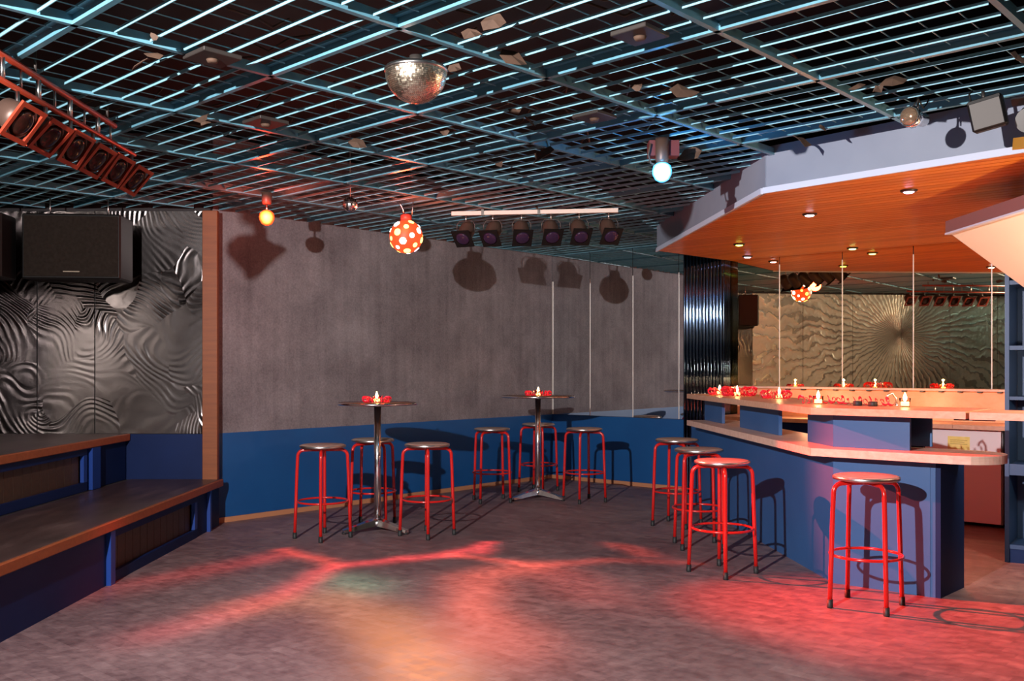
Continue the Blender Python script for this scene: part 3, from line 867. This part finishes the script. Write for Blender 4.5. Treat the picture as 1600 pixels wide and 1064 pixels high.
bp(seg(4.95,5.095,0.492,0.4925), 0.721, 0.725, 'printed_line', bpy.data.materials['note_ink'], fr)
sd = thing('side_cabinet', 'dark narrow cabinet between the fridge and the blue shelf unit', 'cabinet', (*PB(5.6,0.3),0))
bp(seg(5.40,5.95,0.06,0.46), 0.0, 0.86, 'carcass', mat('dark_mauve',(0.06,0.035,0.06),0.5), sd)
bp(seg(5.42,5.46,0.46,0.475), 0.45, 0.60, 'handle', M['steel'], sd)

# blue shelf unit at the right
su = thing('shelf_unit', 'tall blue open shelf unit at the right edge behind the flap', 'shelf unit', (3.555, 6.88, 0), math.radians(-36))
MB().box(0,0.028,0,0.38,0,2.5).build('side_panel', M['shelfblue'], su)
MB().box(0.8,0.828,0,0.38,0,2.5).build('side_panel', M['shelfblue'], su)
MB().box(0.03,0.798,0.36,0.38,0,2.5).build('back_panel', M['shelfblue'], su)
for z, h in ((0.10,0.03),(0.63,0.08),(1.17,0.025),(1.53,0.03),(2.0,0.03)):
    MB().box(0.03,0.798,0.003,0.355,z,z+h).build('shelf', M['shelfblue'], su)
MB().box(0.03,0.798,0.01,0.03,0.0,0.098).build('kick_board', M['navy'], su)

# ------------------------------------------------------------------ downlights
dl = [((1265,334),(1.0,0.85,1.0),'white downlight in the pine canopy nearest the corner of the fascia'),
      ((1420,297),(0.85,0.55,1.0),'violet downlight in the pine canopy nearest the viewer'),
      ((1155,381),(0.75,1.0,0.1),'yellow-green downlight near the left tip of the canopy'),
      ((1168,400),(0.75,0.65,1.0),'pale violet downlight behind the yellow-green one near the column'),
      ((1332,387),(0.8,1.0,0.25),'yellow-green downlight close to the mirrors at the back')]
for (px,py), c, lab in dl:
    p = ceilpt(px, py, SOF)
    d = min((p.xy-CA).dot(nB), 0)
    t = thing('downlight', lab, 'downlight', p, 0, 'downlights in the bar canopy')
    MB().lathe([(0.040,-0.014),(0.050,-0.012),(0.056,-0.002),(0.056,-0.0005),(0.040,-0.0005)], 24).build('bezel', M['darksteel'], t)
    MB().lathe([(0.004,-0.020),(0.026,-0.020),(0.035,-0.014),(0.037,-0.002)], 20).build('bulb', emit('bulb_%d'%px, c, 9), t)
    light('downlight_light', 'SPOT', (p.x,p.y,SOF-0.03), 5, c, (p.x,p.y,0), 0.03, 80, 0.6)

# ------------------------------------------------------------------ hanging lamps
def bulb_lamp(loc, color, name, label, strength, housing=0.0, core=None):
    t = thing(name, label, 'lamp', loc)
    top = 2.822 - loc[2]
    MB().lathe([(0.034,top-0.10-housing),(0.040,top-0.08-housing),(0.042,top-0.006),(0.02,top-0.004)], 20).build('socket', M['can'], t)
    MB().lathe([(0.007,0.04),(0.007,max(top-0.10-housing,0.045))], 10).build('stem', M['steel'], t)
    gm = emit(name+'_glow', color, strength); lw = N(gm, 'ShaderNodeLayerWeight'); lw.inputs['Blend'].default_value = 0.42
    L(gm, ramp(gm, lw.outputs['Facing'], core), bsdf(gm).inputs['Emission Color'])
    MB().lathe([(0.014*1.15,-0.069),(0.041,-0.055),(0.0575,-0.025),(0.061,0.0),(0.054,0.03),(0.032,0.048),(0.012,0.056)], 32).build('bulb', gm, t)
    return t
bulb_lamp(RED, (1.0,0.40,0.06), 'red_disco_lamp', 'glowing red disco lamp hanging left of the centre', 2.2, core=[(0.0,(1.0,0.60,0.25)),(0.18,(1.0,0.36,0.06)),(0.34,(1.0,0.08,0.01)),(0.7,(0.7,0.01,0.0)),(1.0,(0.5,0.0,0.0))])
t = bulb_lamp(BLUE, (0.12,0.65,1.0), 'blue_disco_lamp', 'glowing blue disco lamp hanging under a metal socket right of the centre', 2.0, 0.06, core=[(0.0,(0.8,1.0,1.0)),(0.4,(0.35,0.75,1.0)),(0.6,(0.02,0.40,0.8)),(1.0,(0.0,0.10,0.6))])
MB().tube([(-0.07,0,0.17),(-0.085,0,0.10),(-0.07,0,0.05),(-0.035,0,0.035)], 0.006, 8).build('cable', M['scrap'], t)
MB().box(-0.075,0.11,0.02,0.12,0.10,0.195).build('ballast_box', mat('dark_red_box',(0.12,0.02,0.02),0.5), t)

def mirror_ball(loc, R, half, label, nrow, name='mirror_ball'):
    t = thing(name, label, 'mirror ball', loc)
    rnd = random.Random(5)
    a0 = -PI/2; a1 = 0 if half else PI/2
    MB().lathe([(max(0.97*R*math.cos(a0+(a1-a0)*i/16),1e-4), 0.97*R*math.sin(a0+(a1-a0)*i/16)) for i in range(17)], 32).build('ball_core', M['darksteel'], t)
    mb = MB()
    for i in range(nrow):
        b0 = a0 + (a1-a0)*(i+0.06)/nrow; b1 = a0 + (a1-a0)*(i+0.94)/nrow
        nc = max(4, int(2*PI*math.cos((b0+b1)/2)/((a1-a0)/nrow)))
        for k in range(nc):
            c0 = 2*PI*(k+0.05)/nc; c1 = 2*PI*(k+0.95)/nc
            vs = []
            jit = rnd.uniform(-0.05,0.05); jit2 = rnd.uniform(-0.05,0.05)
            for bb_, cc_, s1, s2 in ((b0,c0,-1,-1),(b0,c1,-1,1),(b1,c1,1,1),(b1,c0,1,-1)):
                rr = R*(1 + 0.08*(jit*s1+jit2*s2))
                vs.append((rr*math.cos(bb_)*math.cos(cc_), rr*math.cos(bb_)*math.sin(cc_), rr*math.sin(bb_)))
            mb.add(vs, [(0,1,2,3)])
    o = mb.build('mirror_tiles', M['chrome'] if not half else M['balltile'], t); o['kind'] = 'stuff'
    if half:
        MB().lathe([(R*0.5,0.0),(R*1.02,0.0),(R*1.03,0.012),(R*0.98,0.02),(R*0.5,0.02)], 40).build('rim', M['steel'], t)
        MB().lathe([(0.03,0.02),(0.03,2.82-loc[2])], 16).build('motor', M['darksteel'], t)
    else:
        MB().lathe([(0.004,R*0.95),(0.004,3.55-loc[2])], 8).build('hanger', M['steel'], t)
    return t
M['balltile'] = mat('warm_mirror_tile', (0.95,0.80,0.62), 0.32, 1)
mirror_ball((-0.437, 4.34, 2.745), 0.14, True, 'large half mirror ball fixed under the ceiling grid', 26, 'half_mirror_ball')
mirror_ball((-1.307, 7.7, 2.72), 0.062, False, 'small round mirror ball hanging between the red lamp and the spotted ball', 12)
# spotted effect ball
EB = Vector((-0.905, 8.15, 2.522))
t = thing('effect_ball', 'red glowing ball with round white and yellow openings hanging in the middle', 'disco ball', EB)
R = 0.142
shell = emit('red_shell', (1.0,0.10,0.02), 1.0); bsdf(shell).inputs['Base Color'].default_value = (0.25,0.02,0.01,1)
MB().sphere((0,0,0), R, 32, 20).build('shell', shell, t)
lensm = [emit('lens_white',(1.0,0.85,0.72),7), emit('lens_yellow',(1.0,0.55,0.12),5), emit('lens_pink',(1.0,0.6,0.8),6)]
NL = 30
for i in range(NL):
    z = 1 - 2*(i+0.5)/NL; th = i*2.39996 + 0.6; rr = math.sqrt(1-z*z)
    d = Vector((rr*math.cos(th), rr*math.sin(th), z))
    if z > 0.86: continue
    rad = (0.030, 0.022, 0.026, 0.018)[(i*7) % 4]
    o = MB().lathe([(rad,-0.006),(rad,0.0015),(rad*0.8,0.004),(0.001,0.005)], 16, axisM(d*(R-0.001), d)).build('lens', lensm[(0,1,0,2,1)[(i*3) % 5]], t)
MB().lathe([(0.05,R-0.01),(0.05,R+0.04),(0.035,R+0.05),(0.02,R+0.05)], 20).build('motor', mat('dull_red_cap',(0.2,0.04,0.03),0.5), t)
MB().tube([(-0.02,0,R+0.05),(-0.025,0,R+0.09),(-0.045,0,R+0.13),(-0.06,0,2.822-EB.z)], 0.008, 8).build('hanger', M['steel'], t)
MB().tube([(0.05,0,R+0.04),(0.055,0,R+0.10),(0.06,0,2.822-EB.z)], 0.004, 8).build('cable', M['steel'], t)
light('effect_ball_glow', 'POINT', EB + Vector((0,-0.22,0.1)), 14, (1.0,0.08,0.03), None, 0.08)

# effect light patterns thrown on the floor by the spotted ball (gobo)
def gobo():
    src = EB + Vector((0.02,-0.05,-0.16)); tgt = Vector((-0.5,5.3,0.0))
    o = light('effect_ball_gobo', 'SPOT', src, 950, (1,1,1), tgt, 0.012, 100, 0.25)
    d = o.data; d.use_nodes = True; nt = d.node_tree
    em = nt.nodes['Emission']
    class W: node_tree = nt
    mm = W()
    Mi = (o.rotation_euler.to_matrix().to_4x4()).inverted()
    def uv(px, py):
        p = floorpt(px, py); q = Mi @ (p - src); return (q.x/-q.z, q.y/-q.z, 0)
    tc = N(mm, 'ShaderNodeTexCoord'); sx = N(mm, 'ShaderNodeSeparateXYZ'); L(mm, tc.outputs['Normal'], sx.inputs[0])
    az = math_(mm, 'ABSOLUTE', sx.outputs[2])
    cx = N(mm, 'ShaderNodeCombineXYZ'); L(mm, math_(mm,'DIVIDE',sx.outputs[0],az), cx.inputs[0]); L(mm, math_(mm,'DIVIDE',sx.outputs[1],az), cx.inputs[1])
    nz = N(mm, 'ShaderNodeTexNoise'); nz.inputs['Scale'].default_value = 5; nz.inputs['Detail'].default_value = 2; L(mm, cx.outputs[0], nz.inputs['Vector'])
    P = N(mm, 'ShaderNodeVectorMath', operation='MULTIPLY_ADD'); L(mm, nz.outputs['Color'], P.inputs[0]); P.inputs[1].default_value = (0.09,)*3
    off = N(mm, 'ShaderNodeVectorMath', operation='SUBTRACT'); L(mm, cx.outputs[0], off.inputs[0]); off.inputs[1].default_value = (0.045,)*3
    L(mm, off.outputs[0], P.inputs[2]); Pz = N(mm, 'ShaderNodeVectorMath', operation='MULTIPLY'); L(mm, P.outputs[0], Pz.inputs[0]); Pz.inputs[1].default_value = (1,1,0)
    P = Pz.outputs[0]
    strokes = [
      ((1.0,0.07,0.07), 1.0, 0.042, [(250,985),(430,932),(525,884),(710,866),(765,848),(745,862)]),
      ((1.0,0.10,0.06), 0.9, 0.035, [(440,858),(525,884)]),
      ((1.0,0.12,0.07), 0.8, 0.034, [(710,866),(825,882),(960,876),(1080,880)]),
      ((1.0,0.12,0.07), 1.0, 0.045, [(965,850),(1010,868)]),
      ((1.0,0.16,0.09), 1.0, 0.065, [(830,882),(755,905),(745,945),(800,1000)]),
      ((1.0,0.14,0.10), 0.6, 0.080, [(870,895),(930,930)]),
      ((1.0,0.36,0.10), 0.48, 0.065, [(380,950),(510,938),(590,975),(640,1020),(690,1075)]),
      ((1.0,0.22,0.12), 0.20, 0.20, [(850,1010),(1050,960),(1250,1010)]),
      ((0.9,0.12,0.2), 0.16, 0.16, [(60,1040),(350,1000)]),
      ((0.25,0.8,0.45), 0.30, 0.07, [(535,905),(560,915)]),
      ((1.0,0.05,0.04), 0.55, 0.085, [(130,930),(330,890),(420,870)]),
      ((1.0,0.08,0.04), 0.8, 0.045, [(60,812),(120,806),(195,803)]),
    ]
    total = None
    for col, inten, wd, pts in strokes:
        q = [uv(*p) for p in pts]; acc = None
        for i in range(len(q)-1):
            a, b = Vector(q[i]), Vector(q[i+1]); ab = b-a; l2 = ab.length_squared
            s1 = N(mm, 'ShaderNodeVectorMath', operation='SUBTRACT'); L(mm, P, s1.inputs[0]); s1.inputs[1].default_value = a
            dt = N(mm, 'ShaderNodeVectorMath', operation='DOT_PRODUCT'); L(mm, s1.outputs[0], dt.inputs[0]); dt.inputs[1].default_value = ab/l2
            cl = N(mm, 'ShaderNodeClamp'); L(mm, dt.outputs['Value'], cl.inputs[0])
            sc = N(mm, 'ShaderNodeVectorMath', operation='SCALE'); sc.inputs[0].default_value = ab; L(mm, cl.outputs[0], sc.inputs['Scale'])
            df = N(mm, 'ShaderNodeVectorMath', operation='DISTANCE'); L(mm, s1.outputs[0], df.inputs[0]); L(mm, sc.outputs[0], df.inputs[1])
            dv = df.outputs['Value']
            acc = dv if acc is None else math_(mm, 'MINIMUM', acc, dv)
        g_ = math_(mm, 'DIVIDE', acc, wd); g_ = math_(mm, 'MULTIPLY', g_, g_); g_ = math_(mm, 'EXPONENT', math_(mm, 'MULTIPLY', g_, -1.0))
        g_ = math_(mm, 'MULTIPLY', g_, inten)
        cv = N(mm, 'ShaderNodeVectorMath', operation='SCALE'); cv.inputs[0].default_value = col; L(mm, g_, cv.inputs['Scale'])
        if total is None: total = cv.outputs[0]
        else:
            ad = N(mm, 'ShaderNodeVectorMath', operation='ADD'); L(mm, total, ad.inputs[0]); L(mm, cv.outputs[0], ad.inputs[1]); total = ad.outputs[0]
    L(mm, total, em.inputs['Color']); em.inputs['Strength'].default_value = 1.0
gobo()

# ------------------------------------------------------------------ lamp row at the back
lb = thing('lamp_bar', 'white lamp bar fixed below the ceiling grid at the back', 'lamp bar', (0.0,8.56,2.795), math.radians(-7))
x0, x1 = (705-800)/FPX*8.6, (966-800)/FPX*8.5
MB().box(x0, x1, -0.02, 0.02, -0.018, 0.018, Matrix.Rotation(0.0,4,'Y')).build('rail', M['wirewhite'], lb)
for q in (0.19, 0.53):
    xx = x0+(x1-x0)*q
    MB().box(xx-0.012, xx+0.012, -0.026, 0.026, -0.024, 0.075).build('clamp', M['darksteel'], lb)
for i, px in enumerate((728, 770, 815, 861, 905, 951)):
    yb = 8.56 - (px-800)/FPX*8.56*math.tan(math.radians(7)); X = (px-800)/FPX*yb; yaw = [-0.25,-0.2,0.0,0.05,0.1,0.15][i]
    names = ['leftmost', 'second from the left', 'third from the left', 'fourth from the left', 'fifth from the left', 'rightmost']
    t = thing('spotlight', 'dark stage spotlight hanging under the white lamp bar, '+names[i]+' of six', 'spotlight', (X,yb-0.0,2.622), 0, 'six spotlights under the white lamp bar')
    t.rotation_euler = (0.0, 0.0, yaw)
    ax = Vector((-0.12 if i<2 else 0.1, -0.75, -0.75)).normalized()
    Mx = axisM((0,0,0), ax)
    MB().lathe([(0.02,-0.115),(0.05,-0.105),(0.068,-0.075),(0.072,-0.03),(0.072,0.08),(0.074,0.085)], 24, Mx).build('housing', M['can'], t)
    MB().box(-0.088,0.088,-0.088,0.088,0.085,0.097,Mx).build('filter_frame', M['plastic'], t)
    MB().lathe([(0.066,0.097),(0.05,0.104),(0.01,0.108)], 24, Mx).build('lens', mat('purple_lens_%d'%i,(0.03,0.015,0.04),0.15), t)
    MB().tube([(-0.082,0,0.0),(-0.084,0,0.07),(-0.06,0,0.105),(0.06,0,0.105),(0.084,0,0.07),(0.082,0,0.0)], 0.005, 6).build('yoke', M['darksteel'], t)
    MB().tube([(0,0,0.10),(0,0,0.154)], 0.007, 8).build('hook', M['steel'], t)

# lamp row at the left
lt = thing('lamp_truss', 'orange-red ladder truss carrying square floodlights at the upper left', 'truss', (-2.25,3.5,2.77))
MB().tube([(0,0,0.02),(0,1.9,0.0)], 0.016, 10).build('top_rail', M['orange'], lt)
MB().tube([(0,0,-0.10),(0,2.18,-0.10)], 0.014, 10).build('bottom_rail', M['orange'], lt)
for i in range(12):
    y_ = 0.06+i*0.162
    MB().tube([(0,y_,-0.10),(0,y_,0.012)], 0.006 if i % 2 else 0.013, 8).build('rung', M['steel'], lt)
for y_ in (0.1, 1.0, 1.8):
    MB().tube([(0,y_,0.015),(0,y_,0.145)], 0.007, 8).build('hanger', M['darksteel'], lt)
nm = ['nearest','second nearest','third nearest','third farthest','second farthest','farthest']
for i in range(6):
    yy = 4.33+0.26*i
    t = thing('floodlight', 'square floodlight with orange-red frame under the left truss, '+nm[i]+' of six', 'floodlight', (-2.245,yy,2.53), 0, 'six square floodlights under the orange truss')
    az_ = (0.80, 0.74, 0.84, 0.78, 0.82, 0.76)[i]
    ax = Vector((az_, -0.12, -math.sqrt(1-az_**2))).normalized(); xx = (Vector((0,1,0)) - ax*ax.y).normalized(); yv = ax.cross(xx)
    Mx = Matrix((xx, yv, ax)).transposed().to_4x4()
    MB().lathe([(0.035,-0.10),(0.06,-0.08),(0.075,-0.02),(0.080,0.03)], 20, Mx).build('housing', M['can'], t)
    fm = MB()
    for q in ((-0.092,0.092,0.070,0.092),(-0.092,0.092,-0.092,-0.070),(-0.092,-0.070,-0.070,0.070),(0.070,0.092,-0.070,0.070)):
        fm.box(q[0],q[1],q[2],q[3],0.03,0.042,Mx)
    fm.build('frame', M['orange'], t)
    MB().lathe([(0.072,0.030),(0.05,0.040),(0.01,0.044)], 24, Mx).build('lens', M['lens'], t)
    MB().tube([(0,0,0.02),(0,0,0.125)], 0.010, 8).build('yoke', M['steel'], t)

# spotlights at the right under the grid
t = thing('pin_spot', 'small chrome pin spot hanging in front of the blue-grey fascia', 'spotlight', (2.09,4.98,2.71))
ax = Vector((-0.85,-0.75,-0.05)); Mx = axisM((0,0,0), ax)
MB().lathe([(0.03,-0.13),(0.036,-0.12),(0.036,-0.05),(0.050,-0.02),(0.054,0.03),(0.050,0.036)], 24, Mx).build('housing', M['chrome'], t)
MB().lathe([(0.048,0.034),(0.042,0.046),(0.01,0.054)], 24, Mx).build('lens', mat('amber_lens',(0.7,0.45,0.3),0.1,0.8), t)
MB().tube([(0.04,0.03,0.0),(0.045,0.035,0.07),(0.045,0.035,0.115)], 0.006, 8).build('bracket', M['darksteel'], t)
MB().tube([(0.0,0.0,0.05),(0.03,0.0,0.10),(0.08,0.05,0.06),(0.11,0.08,0.09),(0.12,0.08,0.115)], 0.004, 6).build('cable', M['plastic'], t)
t = thing('square_flood', 'square silver-fronted floodlight hanging near the right edge', 'floodlight', (2.42,4.86,2.70))
ax = Vector((-0.55,-0.8,-0.12)); Mx = axisM((0,0,0), ax) @ Matrix.Rotation(math.radians(10),4,'Z')
MB().bevbox(-0.082,0.082,-0.082,0.082,-0.07,0.012,0.01,Mx).build('housing', M['plastic'], t)
MB().box(-0.070,0.070,-0.070,0.070,0.0125,0.018,Mx).build('glass', mat('silver_glass',(0.16,0.15,0.145),0.6,0.0,0.2), t)
MB().box(-0.075,0.075,0.062,0.076,0.018,0.024,Mx).build('glass_clip', M['plastic'], t)
MB().tube([(0.0,0.03,0.07),(0.0,0.04,0.12)], 0.009, 8).build('bracket', M['darksteel'], t)
MB().tube([(-0.07,0.02,0.05),(-0.08,0.02,0.10),(-0.06,0.03,0.12)], 0.005, 8).build('cable', M['plastic'], t)
t = thing('barn_door_spot', 'black spotlight with amber flap cut by the right edge of the picture', 'spotlight', (2.66,4.9,2.68))
ax = Vector((-0.5,-0.8,-0.35)); Mx = axisM((0,0,0), ax)
MB().lathe([(0.04,-0.12),(0.06,-0.10),(0.065,0.04)], 20, Mx).build('housing', M['steel'], t)
MB().box(-0.075,0.075,-0.012,-0.004,0.04,0.13,Mx @ Matrix.Translation((0,-0.06,0)) @ Matrix.Rotation(0.5,4,'X')).build('flap', mat('amber_flap',(0.45,0.2,0.03),0.4), t)
MB().box(-0.075,0.075,-0.012,-0.004,0.04,0.13,Mx @ Matrix.Translation((0,0.07,0)) @ Matrix.Rotation(-0.5,4,'X')).build('flap', M['plastic'], t)
MB().tube([(0,0,0.06),(0,0,0.14)], 0.008, 8).build('bracket', M['darksteel'], t)

# ------------------------------------------------------------------ speakers on the left wall
def speaker(x0, x1, y, z0, z1, dep, yaw, label):
    t = thing('wall_speaker', label, 'speaker', ((x0+x1)/2, y, z0), yaw)
    hw = (x1-x0)/2; h = z1-z0
    MB().bevbox(-hw, hw, 0.012, dep, 0, h, 0.012).build('cabinet', M['plastic'], t)
    MB().bevbox(-hw+0.02, hw-0.02, 0.0, 0.0115, 0.02, h-0.02, 0.003).build('grille', M['grille'], t)
    MB().box(-0.06+0.0, 0.07, -0.004, -0.0005, 0.055, 0.064).build('badge', mat('dull_badge',(0.25,0.2,0.14),0.5), t)
    for s_ in (-0.6, 0.6):
        MB().tube([(s_*hw,0.2,h),(s_*hw,0.2,2.82-z0)], 0.006, 8).build('hanger', M['steel'], t)
    return t
speaker(-4.00, -3.22, 7.80, 2.13, 2.665, 0.36, 0.10, 'wide black speaker cabinet hung in front of the metal sheets')
speaker(-4.56, -4.06, 7.55, 2.12, 2.64, 0.30, 0.10, 'black speaker cabinet cut by the left edge of the picture')

# ------------------------------------------------------------------ square plates and scraps in the grid
pl = [((332,88),0.15,'square grey plate light at the upper left of the ceiling grid'),((415,190),0.15,'square plate light under the grid above the red lamp'),
      ((1000,52),0.14,'square plate light at the top right of the ceiling grid'),((929,181),0.14,'square plate light between the half mirror ball and the blue lamp')]
for (px,py), h, lab in pl:
    p = ceilpt(px, py, 2.815)
    t = thing('plate_light', lab, 'ceiling light', (p.x,p.y,2.80), math.radians(47), 'square plate lights under the grid')
    MB().bevbox(-h/2-0.02, h/2+0.02, -h/2-0.02, h/2+0.02, 0.0, 0.02, 0.003).build('plate', mat('plate_%d'%px,(0.035,0.028,0.025),0.6,0.2), t)
    MB().lathe([(0.01,-0.016),(0.022,-0.014),(0.028,-0.001)], 18).build('puck', M['scrap'], t)
sc = [(238,90,'a',.10),(222,100,'b',.12),(316,184,'c',.10),(320,196,'d',.06),(558,222,'e',.10),(805,178,'f',.07),(828,190,'g',.08),(850,235,'h',.17),(798,86,'i',.12),(770,30,'j',.10),
      (735,55,'k',.08),(710,108,'l',.07),(996,140,'m',.06),(1065,138,'n',.15),(1078,237,'o',.14),(1255,226,'p',.14),(1288,210,'q',.06),(1395,124,'r',.12),(1372,142,'s',.06),
      (1340,138,'t',.09),(694,210,'u',.06),(242,62,'v',.04),(780,258,'w',.06),(1590,90,'x',.1),(843,333,'y',.07)]
where = {'a':'pale torn card scrap at the upper left of the grid','b':'folded card strip below the pale scrap at the upper left','c':'card scrap beside the truss end','d':'small card tip beside the truss end',
 'e':'triangular card scrap left of the red glow on the grid','f':'small pale scrap right of the half mirror ball','g':'curled card strip right of the half mirror ball','h':'long dark red card flap hanging above the lamp bar',
 'i':'card scrap near the top centre of the grid','j':'large torn card flap at the top centre','k':'flat torn card left of the top centre flap','l':'small card scrap just right of the half mirror ball rim',
 'm':'tiny folded card scrap at the middle right of the grid','n':'wide torn card scrap at the middle right of the grid','o':'rectangular brown card beside the blue lamp','p':'crumpled card over the corner of the fascia',
 'q':'small card strip above the fascia corner','r':'orange torn card scrap above the pin spot','s':'small orange card scrap below the torn one above the pin spot','t':'brown card scrap left of the pin spot',
 'u':'round brown scrap below the half mirror ball','v':'tiny pale scrap on the blue beam at the upper left','w':'scrap lit red beside the red glow','x':'orange card scrap at the right edge of the grid','y':'small card scrap on the middle of the white lamp bar'}
rnd = random.Random(11)
for px, py, key, sz in sc:
    z = 2.80 if key != 'y' else 2.79
    p = ceilpt(px, py, z) if key != 'y' else Vector(((px-800)/FPX*8.5, 8.5, 2.828))
    if key in 'pq': p += Vector((-0.05,-0.12,0.0)); 
    n = 6; vs = []
    tilt = Matrix.Rotation(rnd.uniform(0.5,1.3),3,'X') @ Matrix.Rotation(rnd.uniform(-0.6,0.6),3,'Y')
    for k in range(n):
        a = 2*PI*k/n + rnd.uniform(-0.3,0.3); r = sz*0.5*rnd.uniform(0.6,1.15)
        q = tilt @ Vector((r*math.cos(a)*1.15, r*math.sin(a)*0.8, rnd.uniform(-0.012,0.012)))
        vs.append(q)
    vs.append(Vector((0,0,0.012)))
    zz = max(q.z for q in vs)
    vs = [q - Vector((0,0,zz-0.03)) for q in vs]
    fs = [(k,(k+1)%n,n) for k in range(n)]
    o = MB().add(vs, fs).build('card_scrap', M['scrap'], None, p)
    so = o.modifiers.new('thick','SOLIDIFY'); so.thickness = 0.002
    tag(o, where[key], 'card scrap', 'torn card scraps caught in the ceiling grid')
# loose cables above the grid
rnd = random.Random(4)
cb_ = MB()
for i in range(26):
    x = rnd.uniform(-2.2,1.5); y = rnd.uniform(3.4,6); pts = []
    a = rnd.uniform(0,PI)
    for k in range(9):
        pts.append((x+math.cos(a)*0.14*k+rnd.uniform(-.03,.03), y+math.sin(a)*0.14*k+rnd.uniform(-.03,.03), 2.93+0.05*math.sin(k*1.2+i)+rnd.uniform(0,.08)))
    if inpoly(Vec((pts[4][0],pts[4][1])), canopy): continue
    cb_.tube(pts, 0.006, 5)
o = cb_.build('cable_tangle', M['scrap']); o['kind'] = 'stuff'; tag(o, 'tangle of brown cables lying above the mesh ceiling', 'cables')
